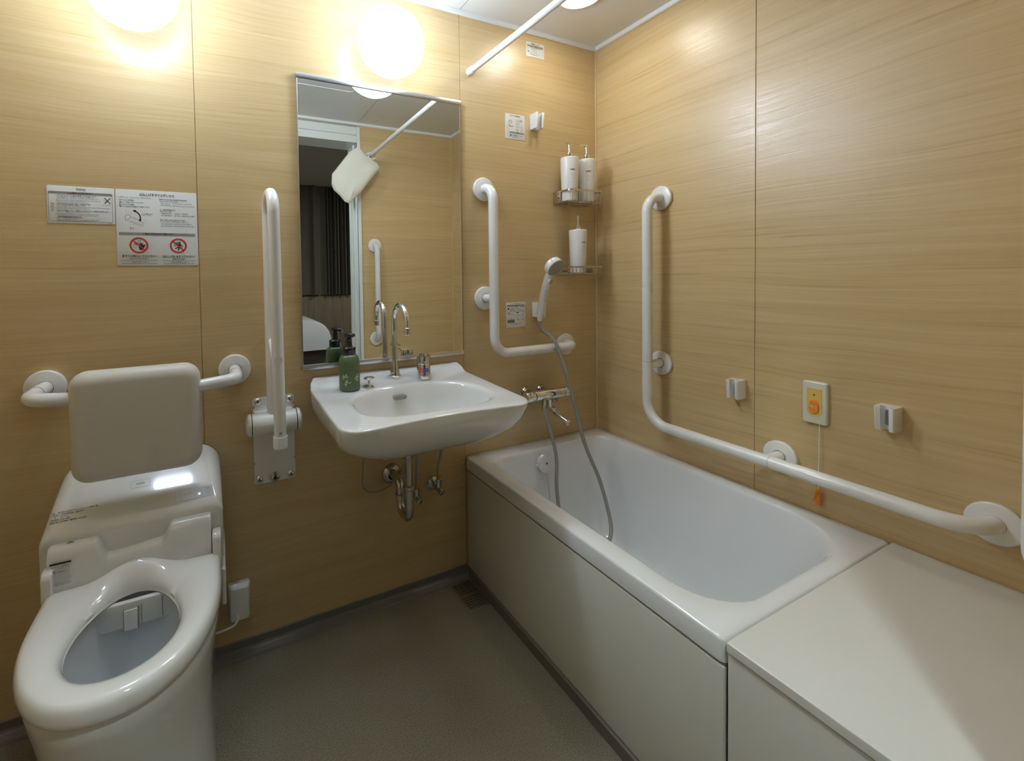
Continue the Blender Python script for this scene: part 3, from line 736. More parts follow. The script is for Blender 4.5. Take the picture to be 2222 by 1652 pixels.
# lever mixer
t = thing('sink_mixer', 'chrome single-lever mixer with red and blue marks at the right of the spout', 'faucet', (-.9155, -.088, .824))
mx, my, mz = -.9155, -.088, .824
bm = BM(); lathe(bm, (mx, my, mz), (0, 0, 1), [(.0245, 0), (.0250, .001), (.0250, .006), (.0240, .012), (.0240, .050), (.0233, .0515), (.0233, .053), (.0245, .054), (.0245, .076), (.0225, .083), (.012, .086), (.0001, .086)], 40, cap1=False); mb = obj('body', bm, M['chrome'], t)
bm = BM()
def lev(k): return (mx-.036*k, my-.080*k, mz+.077+.024*k)
for (u0, u1, ws) in ((-.15, 1.0, None),):
    o_ = []; i_ = []
    for i in range(40):
        a = 2*PI*i/40; c, s = math.cos(a), math.sin(a)
        o_.append((.42+.58*c, .0215*s*(1-.12*c))); i_.append((.66+.24*c, .0115*s))
    def L3(k, w, d): p = lev(k); return (p[0]+w*.91, p[1]-w*.41, p[2]+d)
    loft(bm, [[L3(k, w, -.004) for k, w in i_], [L3(k, w, -.004) for k, w in o_], [L3(k*1.0, w*1.04, 0) for k, w in o_], [L3(k, w*.98, .004) for k, w in o_], [L3(k, w, .004) for k, w in i_], [L3(k, w, -.004) for k, w in i_]], False, False)
obj('lever', bm, M['chrome'], t)
def arc(bm, c, r, a0, a1, z0, z1, n=8, mi=0):
    for i in range(n):
        a = math.radians(a0+(a1-a0)*i/n); b = math.radians(a0+(a1-a0)*(i+1)/n)
        flat(bm, [(c[0]+r*math.cos(a), c[1]+r*math.sin(a), z0), (c[0]+r*math.cos(b), c[1]+r*math.sin(b), z0), (c[0]+r*math.cos(b), c[1]+r*math.sin(b), z1), (c[0]+r*math.cos(a), c[1]+r*math.sin(a), z1)], mi)
def on_cyl(c, r, a0):                       # text mapped round a cylinder, centred at angle a0 (degrees)
    def f(u, v, d):
        a = math.radians(a0)+u/r; return (c[0]+(r+d)*math.cos(a), c[1]+(r+d)*math.sin(a), c[2]+v)
    return f
va = math.degrees(math.atan2(-1.528-my, -1.565-mx))
bm = BM(); arc(bm, (mx, my), .0243, va+2, va+44-2, mz+.027, mz+.040, mi=1); arc(bm, (mx, my), .0243, va-38, va+2, mz+.027, mz+.040, mi=0)
text_into(bm, 'H', on_cyl((mx, my, mz+.0335), .0246, va-17), .0055, .0065, mi=2, bold='B'); text_into(bm, 'C', on_cyl((mx, my, mz+.0335), .0246, va+22), .0055, .0065, mi=2, bold='B')
obj_flat('temperature_marks', bm, [M['redm'], M['blue'], M['white']], mb)

# pop-up rod knob
t = thing('plug_lifter', 'small chrome mushroom-shaped plug lifter between soap bottle and spout', 'plug lifter', (-1.122, -.108, .822))
bm = BM(); lathe(bm, (-1.122, -.108, .8215), (0, 0, 1), [(.0165, 0), (.015, .0022), (.006, .0032), (.005, .004)], 28); obj('escutcheon', bm, M['chrome'], t)
bm = BM(); lathe(bm, (-1.122, -.108, .8245), (0, 0, 1), [(.0035, 0), (.0035, .011), (.0045, .013), (.0035, .015), (.004, .022), (.0165, .0255), (.0185, .028), (.0165, .0305), (.0001, .032)], 32, cap1=False); obj('knob', bm, M['chrome'], t)

# green foam soap bottle
t = thing('soap_bottle', 'green foam soap bottle with black pump at the left of the sink', 'soap bottle', (-1.187, -.106, .822))
bx_, by_, bz_ = -1.187, -.106, .8225
bm = BM(); lathe(bm, (bx_, by_, bz_), (0, 0, 1), [(.030, 0), (.0325, .002), (.0335, .006), (.0335, .088), (.0325, .098), (.029, .108), (.0235, .114), (.020, .116)], 40); bd = obj('body', bm, M['green'], t)
bm = BM(); lathe(bm, (bx_, by_, bz_+.116), (0, 0, 1), [(.0205, 0), (.0212, .001), (.0212, .021), (.0200, .0225), (.0125, .0235), (.0115, .025), (.0098, .035), (.0098, .050), (.0125, .052), (.0145, .054), (.0145, .062), (.0125, .065), (.0001, .066)], 36, cap1=False)
tube(bm, [(bx_, by_, bz_+.175), (bx_+.012, by_+.012, bz_+.176), (bx_+.022, by_+.020, bz_+.172)], .006, 14); obj('pump', bm, M['pump'], t)
va = math.degrees(math.atan2(-1.528-by_, -1.565-bx_)); r_ = .0336
bm = BM(); 
text_into(bm, 'mild moisture', on_cyl((bx_, by_, bz_+.0755), r_, va+16), .036, .0065, mi=1); text_into(bm, 'wash', on_cyl((bx_, by_, bz_+.066), r_, va+15), .016, .0065, mi=1)
text_into(bm, 'foaming hand soap for all skin', on_cyl((bx_, by_, bz_+.0585), r_, va+18), .028, .0015, mi=1); text_into(bm, '200mL', on_cyl((bx_, by_, bz_+.0105), r_, va+12), .009, .0035, mi=1)
def petal(cu, cv, ang, L, w):
    P = []
    for i in range(12):
        a = 2*PI*i/12; k = .5+.5*math.cos(a); s = math.sin(a)*w*(.55+.45*k)
        P.append((k*L, s))
    f = on_cyl((bx_, by_, bz_), r_, va); c, s_ = math.cos(math.radians(ang)), math.sin(math.radians(ang)); o2 = .0018
    flat(bm, [f(cu+(x+o2)*c-y*s_, cv+(x+o2)*s_+y*c, .0003) for x, y in P], 0)
for cu, cv, A in ((-.0145, .0455, ((65, .0125), (125, .0095), (160, .0075), (20, .0095), (215, .006))), (-.0065, .026, ((95, .0125), (130, .0105), (180, .0105), (215, .008), (28, .0105))), (.026, .040, ((85, .013), (120, .0095), (165, .009), (240, .006), (300, .006), (40, .008)))):
    for a, L in A: petal(cu, cv, a, L, .0021)
for cu, z0, z1 in ((-.0135, .004, .019), (-.006, .004, .019), (-.0148, .040, .058)):
    f = on_cyl((bx_, by_, bz_), r_, va); flat(bm, [f(cu, z0, .0002), f(cu+.0006, z0, .0002), f(cu+.0012, z1, .0002), f(cu+.0006, z1, .0002)], 1)
obj_flat('print', bm, [M['petal'], M['palegreen']], bd)

# ---- plumbing under the sink
t = thing('drain_trap', 'chrome S-bend drain trap hanging under the sink', 'drain pipe', (SX, -.172, .375))
px_, pyy = FX, -.172
bm = BM(); cyl(bm, (px_, pyy, .47), (px_, pyy, .672), .0125, 28); obj('tailpiece', bm, M['chromed'], t)
bm = BM(); lathe(bm, (px_, pyy, .612), (0, 0, 1), [(.013, -.024), (.0185, -.021), (.0195, -.008), (.0165, 0), (.0165, .003), (.019, .004), (.019, .058)], 8); obj('slip_nut', bm, M['chromed'], t, angle=20)
bm = BM(); lathe(bm, (px_, pyy, .4885), (0, 0, 1), [(.0155, -.004), (.0195, 0), (.0195, .008), (.016, .0105), (.013, .012)], 28); obj('union_ring', bm, M['chromed'], t)
P = [(px_, pyy, .487), (px_, pyy, .43)]
for i in range(1, 13):
    a = PI*i/12; P.append((px_, pyy+.040*(1-math.cos(a)), .413-.034*math.sin(a)*1.0))
P += [(px_, pyy+.080, .425), (px_, pyy+.080, .455)]
for i in range(1, 9):
    a = PI/2*i/8; P.append((px_, pyy+.080+.022*(1-math.cos(a)), .455+.022*math.sin(a)))
P += [(px_+.001, -.004, .477)]
bm = BM(); tube(bm, P, .0148, 24, caps=False); obj('u_bend', bm, M['chromed'], t, angle=60)
bm = BM(); lathe(bm, (px_, pyy+.080, .426), (0, 0, 1), [(.015, 0), (.0185, .002), (.0185, .010), (.015, .012)], 28, cap0=False, cap1=False); obj('union_ring', bm, M['chromed'], t)
bm = BM(); lathe(bm, (px_+.002, 0, .470), (0, -1, 0), [(.037, 0), (.0365, .004), (.031, .011), (.022, .016), (.0175, .0175), (.0165, .006)], 36, cap1=False); obj('wall_rosette', bm, M['chromed'], t)
def stop_valve(x, z, label, hx, hz):
    t = thing('stop_valve', label, 'valve', (x, 0, z), 'water stop valves under the sink')
    bm = BM(); lathe(bm, (x, 0, z), (0, -1, 0), [(.026, 0), (.0255, .004), (.019, .010), (.012, .013), (.009, .0135)], 32); obj('wall_rosette', bm, M['chromed'], t)
    bm = BM(); cyl(bm, (x, -.012, z), (x, -.062, z), .0085, 20); cyl(bm, (x, -.052, z-.006), (x, -.052, z+.028), .0095, 6); lathe(bm, (x, -.052, z+.026), (0, 0, 1), [(.008, 0), (.0105, .002), (.0105, .009), (.008, .011)], 6); obj('valve_body', bm, M['chromed'], t, angle=20)
    bm = BM(); lathe(bm, (x, -.060, z-.002), (0, -.9, -.25), [(.008, 0), (.0115, .004), (.0125, .011), (.0105, .016), (.003, .0175), (.002, .0155), (.0001, .0155)], 24, cap1=False); obj('handle', bm, M['chromed'], t)
    bm = BM(); cyl(bm, (x, -.052, z+.036), (x, -.052, z+.054), .0078, 20); obj('orange_band', bm, M['oband'], t)
    bm = BM(); tube(bm, spline([(x, -.052, z+.052), (x, -.053, z+.085), (x+hx*.35, -.060, z+.13), (x+hx, -.075, hz)]), .0062, 16, caps=False); obj('braided_hose', bm, M['braid'], t, angle=60)
stop_valve(-.846, .398, 'chrome stop valve with orange band and braided hose at the right of the drain trap', .022, .672)
stop_valve(-.934, .385, 'chrome stop valve mostly hidden behind the drain trap', -.005, .660)
bm = BM(); tube(bm, spline([(-1.163, -.17, .655), (-1.166, -.165, .58), (-1.150, -.10, .50), (-1.118, -.06, .452), (-1.075, -.045, .438), (-1.035, -.055, .455), (-1.012, -.10, .50), (-1.003, -.152, .525)], 8), .0026, 10)
tag(obj('cable', bm, M['cable']), 'thin grey cable looping below the left of the sink to the drain trap', 'cable')

# ================================================================= TOILET
AX = -1.760
t = thing('toilet', 'white toilet with open seat and built-in washlet body below the backrest', 'toilet', (AX, -.3, 0))
def egg(hw, yf, yr, ys, pw=2.0):
    P = [(hw*(-1+2*i/10), yr) for i in range(10)]
    P = [(hw*(1-2*i/10), yr) for i in range(10)]
    P += [(-hw, yr+(ys-yr)*i/10) for i in range(10)]
    for i in range(41):
        a = PI+PI*i/40; c, s = math.cos(a), math.sin(a)
        P.append((hw*math.copysign(abs(c)**(2/pw), c), ys+(ys-yf)*-abs(s)**(2/pw)))
    P += [(hw, ys+(yr-ys)*i/10) for i in range(1, 10)]
    return P
# pedestal
bm = BM(); rings = []
for hw, yf, z in ((.163, -.495, 0), (.163, -.495, .01), (.160, -.495, .08), (.160, -.515, .20), (.167, -.545, .30), (.177, -.570, .37), (.181, -.580, .408), (.179, -.578, .416), (.172, -.570, .418)):
    rings.append([(AX+x, y, z) for x, y in egg(hw, yf, -.012, -.30, 2.2)])
loft(bm, rings, cap1=False)
hole = []
for i in range(64):
    a = 2*PI*i/64; c, s = math.cos(a), math.sin(a)
    hole.append(((.1015-.008*s)*c, -.385+(.145*s if s > 0 else .137*s)))
ch = (0, -.385); hp = polar(hole, ch)
so = polar(egg(.172, -.570, -.19, -.30, 2.2), ch)
def scl(P, k, cy=-.385): return [Vector((p.x*k, cy+(p.y-cy)*k)) for p in P]
ped = obj('pedestal', bm, M['ceramic'], t, angle=50)
bm = BM(); rings = [[(AX+p.x, p.y, .418) for p in so]]
for k, z in ((1.20, .418), (1.17, .408), (1.14, .38), (1.08, .33), (.98, .27), (.82, .22), (.62, .19), (.45, .165), (.30, .13), (.2, .12)):
    rings.append([(AX+p.x, p.y*1+(-.005 if k > .6 else -.03*(1-k)), z) for p in scl(hp, k)])
loft(bm, rings, cap0=False); bw = obj('bowl', bm, M['bowl'], t, angle=60)
bm = BM(); P = scl(hp, .66); loft(bm, [[(AX+p.x, p.y-.018, .196) for p in P], [(AX+p.x, p.y-.018, .1965) for p in P]]); obj('water', bm, M['water'], bw)
# nozzle cover seen through the seat opening
bm = BM(); box(bm, AX-.092, AX+.092, -.268, -.253, .365, .425, .004); nz = obj('nozzle_cover', bm, M['nozzle'], t)
bm = BM(); box(bm, AX-.022, AX+.005, -.2745, -.267, .362, .410, .001); obj('nozzle_flap', bm, M['whiteg'], nz)
for q in ((AX-.0235, AX+.0065, .3605, .4115), (AX+.012, AX+.0132, .368, .415), (AX+.055, AX+.0562, .370, .420)):
    bm = BM(); box(bm, q[0], q[1], -.2715 if q[1]-q[0] > .01 else -.2692, -.2675, q[2], q[3]); obj('nozzle_gap', bm, M['seam'], nz)
# seat ring
op_ = polar(egg(.1865, -.594, -.197, -.300, 2.2), ch)
bm = BM(); rings = []
def seatz(x, y, z):
    ax = abs(x+.004)/.115
    b = (math.cos(min(ax, 1)*PI)+1)/2
    return z+.030*b*sm((y+.250)/.052)
for f, z in ((-.02, .428), (0, .430), (.0, .438), (.10, .4485), (.24, .4575), (.42, .4625), (.62, .4640), (.80, .4630), (.90, .4595), (.96, .452), (.99, .444), (1.0, .436), (.99, .427), (.955, .423), (.75, .422), (.3, .422)):
    rr_ = []
    for a, b in zip(hp, op_):
        p = a+(b-a)*f; rr_.append((AX+p.x, p.y, seatz(p.x, p.y, z) if z > .44 and 0 <= f < .97 else z))
    rings.append(rr_)
rings.append(rings[0])
loft(bm, rings, False, False)
for s in (-1, 1):
    xx = AX+s*.177; plate(bm, 'x', -.222, -.172, .420, .514, xx-.0105, xx+.0105, .018, .003, both=True)
obj('seat', bm, M['seat'], t, angle=50)
# washlet body: slanting top with rounded shoulders
tz = lambda y: .6865-(.68*-(y+.010)+abs(y+.010)**3); dz = lambda y: .68+3*(y+.010)**2
def section(y, hw, zt, rad, z0=.335):
    AX = -1.7640; hw += .0035; P = [(AX-hw, y, z0), (AX+hw, y, z0)]
    for i in range(9): a = PI/2*i/8; P.append((AX+hw-rad+rad*math.cos(a), y, zt-rad+rad*math.sin(a)))
    for i in range(9): a = PI/2+PI/2*i/8; P.append((AX-hw+rad+rad*math.cos(a), y, zt-rad+rad*math.sin(a)))
    return P
bm = BM(); rings = [section(-.001, .186, .681, .062), section(-.004, .190, .6895, .064)]
for k in range(9):
    y = -.010-.156*k/8; rings.append(section(y, .1915+.003*k/8, tz(y), .064-.044*k/8))
rings += [section(-.170, .1940, .5720, .018), section(-.1725, .1925, .5675, .016), section(-.1730, .190, .560, .015)]
loft(bm, rings); body = obj('washlet_body', bm, M['seat'], t, angle=40)
bm = BM(); box(bm, AX+.186, AX+.197, -.235, -.02, .325, .425, .006, seg=3); obj('side_skirt', bm, M['seat'], t); bm = BM(); box(bm, AX-.197, AX-.186, -.235, -.02, .325, .425, .006, seg=3); obj('side_skirt', bm, M['seat'], t)
# wavy hinge cover
def hc(x):
    a = sm((x+1.8465)/.022); b = sm((x+1.712)/.026)
    mid = .511+.008*sm((x+1.80)/.09)
    return .557*(1-a)+mid*a*(1-b)+.556*b
bm = BM(); rings = []
for i in range(71):
    x = -1.9405+(.3445)*i/70; z = hc(x)
    if i in (0, 70): z -= .003
    rings.append([(x, -.165, .45), (x, -.165, z-.004), (x, -.169, z), (x, -.178, z), (x, -.187, z-.003), (x, -.194, z-.010), (x, -.198, z-.020), (x, -.2005, z-.034), (x, -.2035, .458), (x, -.2035, .45)])
loft(bm, rings); hcv = obj('hinge_cover', bm, M['seat'], t, angle=45)
bm = BM(); lathe(bm, (-1.899, -.1825, .5535), (0, -.55, .83), [(.0085, 0), (.0085, .0012), (.0001, .0014)], 24, cap1=False); obj('sensor_window', bm, M['slotg'], hcv)
bm = BM()
W = ['⚠ 警告 WARNING', '・本体や便ふた・便座に乗らない', '破損してけがの原因になります', 'けがをするおそれがあります', '・便座に長時間座らない', '低温やけどのおそれあり', '• Do not step on the seat or lid', 'it may break and cause injury', '• Do not sit on the seat too long', 'as it may cause low temperature', 'burn. Read the manual first', '便座に上がらない 注意してください']
flat(bm, [(-1.934, -.2031, .5215), (-1.893, -.2031, .5215), (-1.893, -.2026, .5255), (-1.934, -.2026, .5255)], 0)
for i, s in enumerate(W[1:]):
    z = .5175-i*.0044; text_into(bm, s, (lambda z: lambda u, v, d: (-1.9135+u, -.2042, z+v))(z), .037-.006*(i % 3 == 2), .0030, mi=0, bold='B' if i in (0, 3, 10) else '')
obj_flat('warning_print', bm, [M['black']], hcv)
# print, badge and display on the slanting top
def on_top(x, y):
    z = tz(y); s = dz(y); cs = 1/math.sqrt(1+s*s); sn = s*cs
    def f(u, v, d): return (x+u, y+v*cs-sn*d, z+v*sn+cs*d)
    return f
bm = BM(); f = on_top(-1.7665, -.087); 
P = rr(-.0225, .0225, -.0105, .0105, .001, 2); Q = rr(-.0220, .0220, -.0100, .0100, .001, 2)
loft(bm, [[f(u, v, .0004) for u, v in P], [f(u, v, .0004) for u, v in Q]], False, False, mi=1)
text_into(bm, 'TOTO', f, .021, .0062, mi=0, bold='S', depth=.0005); obj_flat('maker_badge', bm, [M['gray'], M['slotg']], body)
bm = BM(); f = on_top(-1.895, -.1305)
L = [('品　名', 'ホテル向けウォシュレット一体形便器', .072), ('機能品番', 'TCF9220  #NW1', .044), ('色', 'ホワイト', .014), ('製造年', '2019年', .018), ('製造番号', '21900  48700  01850', .052)]
for i, (a, b, w) in enumerate(L):
    v = .0125-i*.0062
    text_into(bm, a, (lambda v: lambda u, q, d: f(-.044+u, v+q, d))(v), .015 if len(a) > 1 else .0035, .0042, bold='B', depth=.0005)
    text_into(bm, b, (lambda v, w: lambda u, q, d: f(-.032+w/2+u, v+q, d))(v, w), w, .0042, bold='B', depth=.0005)
for u in (-.0535, -.0335): flat(bm, [f(u, -.0155, .0005), f(u+.0005, -.0155, .0005), f(u+.0005, .0155, .0005), f(u, .0155, .0005)])
obj_flat('product_print', bm, [M['black']], body)
bm = BM(); f = on_top(-1.6370, -.1365)
P = rr(-.045, .045, -.0165, .0165, .001, 2); Q = rr(-.0445, .0445, -.0160, .0160, .001, 2)
loft(bm, [[f(u, v, .0004) for u, v in P], [f(u, v, .0004) for u, v in Q]], False, False, mi=1); loft(bm, [[f(u, v, .0003) for u, v in P], [f(u, v, .0004) for u, v in P]], mi=0)
def ringline(bm, f, cu, cv, ru, rv, w, mi, n=20, a0=0, a1=360, d=.0006):
    for i in range(n):
        a = math.radians(a0+(a1-a0)*i/n); b = math.radians(a0+(a1-a0)*(i+1)/n)
        flat(bm, [f(cu+ru*math.cos(a), cv+rv*math.sin(a), d), f(cu+ru*math.cos(b), cv+rv*math.sin(b), d), f(cu+(ru-w)*math.cos(b), cv+(rv-w)*math.sin(b), d), f(cu+(ru-w)*math.cos(a), cv+(rv-w)*math.sin(a), d)], mi)
ringline(bm, f, -.031, .004, .004, .003, .0006, 2, a0=20, a1=200); ringline(bm, f, -.020, .004, .0038, .004, .0006, 2, a0=180, a1=360); ringline(bm, f, -.009, .003, .003, .004, .0006, 2); ringline(bm, f, .0135, .006, .004, .003, .0006, 2, a0=120, a1=330)
text_into(bm, '便座', lambda u, v, d: f(.034+u, .008+v, .0006), .010, .004, mi=2); text_into(bm, '入/切', lambda u, v, d: f(.034+u, -.001+v, .0006), .009, .0045, mi=2); text_into(bm, 'POWER', lambda u, v, d: f(.034+u, -.008+v, .0006), .010, .0022, mi=2)
dp = obj_flat('display', bm, [M['disp'], M['gray'], M['gray']], body)
bm = BM(); lathe(bm, f(.0135, -.004, .0003), (0, -.6, .8), [(.0022, 0), (.0022, .0008), (.0001, .001)], 16, cap1=False); obj('status_light', bm, M['led'], dp)

# outlet cover beside the toilet
t = thing('power_outlet', 'white plastic outlet cover with cord low on the wall beside the toilet', 'outlet', (-1.535, 0, .18))
bm = BM(); rings = []
for ins, y in ((0, -.0005), (0, -.014), (.002, -.018), (.010, -.0295), (.013, -.031)):
    rings.append([(x, y, z) for x, z in rr(-1.5585+ins*.5, -1.495-ins*.6, .122+ins*.6, .236-ins, .006, 4)])
loft(bm, rings); obj('cover', bm, M['whiteg'], t, angle=25)
bm = BM(); tube(bm, spline([(-1.535, -.026, .148), (-1.534, -.040, .140), (-1.545, -.044, .128), (-1.565, -.043, .122), (-1.600, -.040, .118)]), .0035, 12); obj('cord', bm, M['whiteg'], t)
# ================================================================= SHOWER, MIXER, SHELVES
def hook(name, label, cx, z0, wall, tilt=0, w=.0215, d=.046, h=.062, pa=None):
    """wall = 'back' or 'right': C-shaped clip open to the room"""
    ctr = (cx, 0, z0) if wall == 'back' else (0, cx, z0)
    t = thing(name, label, 'shower holder', ctr, 'white shower head holders')
    def M3(u, q, z): return (cx+u, -q, z) if wall == 'back' else (-q, cx-u, z)
    def prof(k, top):
        P = [(-w, 0), (-w, d*.62), (-w*.93, d*.93), (-w*.80, d), (-w*.62, d*.97)]
        for i in range(11):
            a = math.radians(130+280*i/10); P.append((.0128*math.cos(a)*1.0, d*.70+.0128*math.sin(a)))
        P += [(w*.62, d*.97), (w*.80, d), (w*.93, d*.93), (w, d*.62), (w, 0)]
        return [(u*(1 if top else .93), q*(1 if top else .90)) for u, q in P]
    bm = BM(); rings = []
    for f in (0, .04, .5, .96, 1):
        P = prof(0, True); k = .90+.10*f; ins = .97 if f in (0, 1) else 1
        rings.append([M3(u*(.94+.06*f)*ins, q*k*(ins if q > 0 else 1)+.0005, z0+h*f) for u, q in P])
    loft(bm, rings); obj('clip', bm, M['whiteg'], t, angle=30)
    bm = BM(); P = rr(-.0045, .0045, z0+.012, z0+h-.010, .004, 6)
    loft(bm, [[M3(u, d*.395+.0005, z) for u, z in P], [M3(u, d*.43+.0012, z) for u, z in P]]); obj('screw_slot', bm, M['slotg'], t)
    return t
hook('shower_holder', 'white shower holder on the back wall, topmost and empty', -.350, 1.789, 'back')
hook('shower_holder', 'white shower holder on the back wall carrying the shower head', -.347, 1.006, 'back')
hook('shower_holder', 'empty white shower holder on the right wall, between grab bar and panel joint', -.627, .764, 'right')
hook('shower_holder', 'empty white shower holder on the right wall, right of the call button', -1.004, .772, 'right')

t = thing('hand_shower', 'white hand shower with grey spray plate resting in its wall holder', 'hand shower', (-.358, -.04, 1.0))
HP = spline([(-.357, -.034, .992), (-.356, -.040, 1.03), (-.352, -.052, 1.09), (-.347, -.066, 1.145), (-.342, -.080, 1.188), (-.338, -.090, 1.212)], 6)
bm = BM(); tube(bm, HP, .012, 24, rfun=lambda f: .0100+.0045*math.sin(min(1, f*1.15)*PI*.9)+.0025*f); hh = obj('handle', bm, M['whiteg'], t, angle=60)
hd = Vector((.13, -.80, -.58)).normalized(); hcn = Vector((-.338, -.094, 1.222))
bm = BM(); lathe(bm, hcn-hd*.012, hd, [(.0001, -.003), (.020, -.001), (.034, .004), (.0385, .010), (.0390, .030), (.0375, .0325)], 44, cap0=False); hdo = obj('head', bm, M['whiteg'], t)
bm = BM(); lathe(bm, hcn+hd*.0195, hd, [(.0372, 0), (.0365, .003), (.030, .0045), (.0001, .005)], 44, cap1=False)
sp = obj('spray_plate', bm, M['face'], hdo)
bm = BM(); x_, y_ = frame_of(hd)
for rr0, n0 in ((.006, 6), (.012, 12), (.018, 18), (.0245, 24), (.0305, 30)):
    for i in range(n0):
        a = 2*PI*i/n0; p = hcn+hd*(.0242-.0006*(rr0/.03)**2*2)+(x_*math.cos(a)+y_*math.sin(a))*rr0; lathe(bm, p, hd, [(.0011, -.001), (.0009, .0006)], 6)
obj('nozzles', bm, M['slotg'], sp)
bp = Vector(HP[-8])+hd*.0; 
bm = BM(); lathe(bm, Vector((-.345, -.070, 1.160)), (.35, -.86, -.25), [(.0135, .002), (.0135, .014), (.0125, .016)], 28); obj('switch_collar', bm, M['whiteg'], hh)
bm = BM(); lathe(bm, Vector((-.345, -.070, 1.160)), (.35, -.86, -.25), [(.0115, .0155), (.0110, .020), (.008, .0215), (.0001, .022)], 28, cap1=False); obj('switch_button', bm, M['btn'], hh)
bm = BM(); va = math.degrees(math.atan2(-1.528+.05, -1.565+.35))
for s, z, w, h_ in (('⚠注意', 1.118, .012, .0045), ('使用前に湯温を', 1.112, .014, .004), ('やけどのおそれ', 1.104, .014, .004), ('必ず手で湯温を', 1.099, .014, .004), ('確認してから', 1.094, .013, .004), ('使用すること', 1.089, .013, .004), ('60℃', 1.079, .009, .005), ('以下', 1.073, .008, .004)):
    k = (z-1.03)/.06; cx_ = -.356+.004*k; cy_ = -.040-.012*k-.0045
    text_into(bm, s, on_cyl((cx_, cy_, z), .0144, va+28), w, h_, bold='B')
obj_flat('print', bm, [M['gray']], hh)

bm = BM(); lathe(bm, (-.357, -.034, 1.006), (0, .15, -1), [(.0098, 0), (.0098, .006), (.0085, .034), (.0075, .038)], 24, cap0=False); cuff = bm
t = thing('shower_hose', 'grey shower hose hanging from the shower head into the bathtub and up to the mixer', 'hose', (-.357, -.034, .97))
obj('metal_cuff', cuff, M['chromed'], t)
SP = spline([(-.357, -.034, .985), (-.355, -.045, .955), (-.332, -.095, .915), (-.309, -.12, .822), (-.281, -.15, .672), (-.256, -.18, .509), (-.2175, -.22, .368), (-.211, -.26, .2545), (-.229, -.29, .201), (-.262, -.305, .165), (-.31, -.30, .120), (-.36, -.27, .115), (-.388, -.22, .165),
             (-.387, -.180, .262), (-.378, -.155, .355), (-.362, -.138, .438), (-.366, -.125, .510), (-.377, -.100, .600), (-.381, -.088, .640)], 10)
bm = BM(); tube(bm, SP, .0072, 18, caps=True); obj('hose_pipe', bm, M['hose'], t, angle=60)

t = thing('bath_mixer', 'chrome thermostatic bath mixer with short spout on the wall above the bathtub', 'bath mixer', (-.35, -.07, .69))
bm = BM(); lathe(bm, (-.418, -.072, .690), (1, 0, 0), [(.0205, 0), (.0215, .002), (.0215, .1480), (.0205, .151), (.0190, .151)], 40); mbd = obj('mixer_body', bm, M['chrome'], t)
bm = BM(); lathe(bm, (-.4205, -.072, .690), (-1, 0, 0), [(.0205, 0), (.022, .002), (.022, .040), (.020, .043), (.0001, .0435)], 40, cap1=False); kn = obj('temperature_knob', bm, M['chrome'], t)
bm = BM(); cyl(bm, (-.447, -.088, .708), (-.447, -.092, .7125), .004, 12); cyl(bm, (-.432, -.088, .708), (-.432, -.092, .7125), .003, 12); obj('safety_button', bm, M['btn'], kn)
for x in (-.425, -.345):
    bm = BM(); lathe(bm, (x+.015, 0, .693), (0, -1, 0), [(.021, 0), (.0205, .004), (.017, .010), (.0125, .012), (.012, .062)], 28); obj('wall_union', bm, M['chromed'], t)
bm = BM(); lathe(bm, (-.265, -.072, .690), (1, 0, 0), [(.0200, 0), (.0205, .002), (.0205, .020), (.019, .022)], 36)
loft(bm, [[(-.258+q, -.092+dy_, .697+zz) for q, zz in ((0, .010), (.058, .0015), (.058, -.003), (0, -.014), (.004, -.010), (.050, -.003), (.050, -.0015+.0005), (.004, .004))] for dy_ in (0, .010)])
obj('switch_handle', bm, M['chrome'], t, angle=30)
bm = BM(); lathe(bm, (-.345, -.075, .672), (0, 0, -1), [(.0125, 0), (.0125, .022), (.0140, .023), (.0140, .038), (.010, .040)], 28); obj('spout_collar', bm, M['chrome'], t)
bm = BM(); A = Vector((-.345, -.070, .638)); B = Vector((-.338, -.178, .604)); rings = []
d_ = (B-A).normalized(); sx = Vector((1, 0, 0)); sy = d_.cross(sx).normalized()
for f, hw_, hh_ in ((0, .0115, .010), (.08, .0125, .0105), (.5, .0115, .0085), (.92, .0110, .0080), (1, .0095, .0065)):
    rings.append([A+d_*(B-A).length*f+sx*u+sy*v for u, v in rr(-hw_, hw_, -hh_, hh_, .004, 4)])
loft(bm, rings); lathe(bm, B-d_*.012, (0, -.25, -1), [(.0095, 0), (.0105, .006), (.0105, .018), (.0085, .020)], 24); obj('spout', bm, M['chrome'], t)
bm = BM(); lathe(bm, (-.381, -.086, .672), (0, 0, -1), [(.0095, -.006), (.0095, .018), (.0085, .022), (.0085, .040), (.0075, .042)], 24); obj('hose_outlet', bm, M['chromed'], t)
for x in (-.318, -.300):
    bm = BM(); lathe(bm, (x, -.060, .672), (.25, -.35, -1), [(.0085, 0), (.0085, .012), (.0115, .013), (.0115, .020), (.008, .021)], 20); obj('strainer_cap', bm, M['chromed'], t)

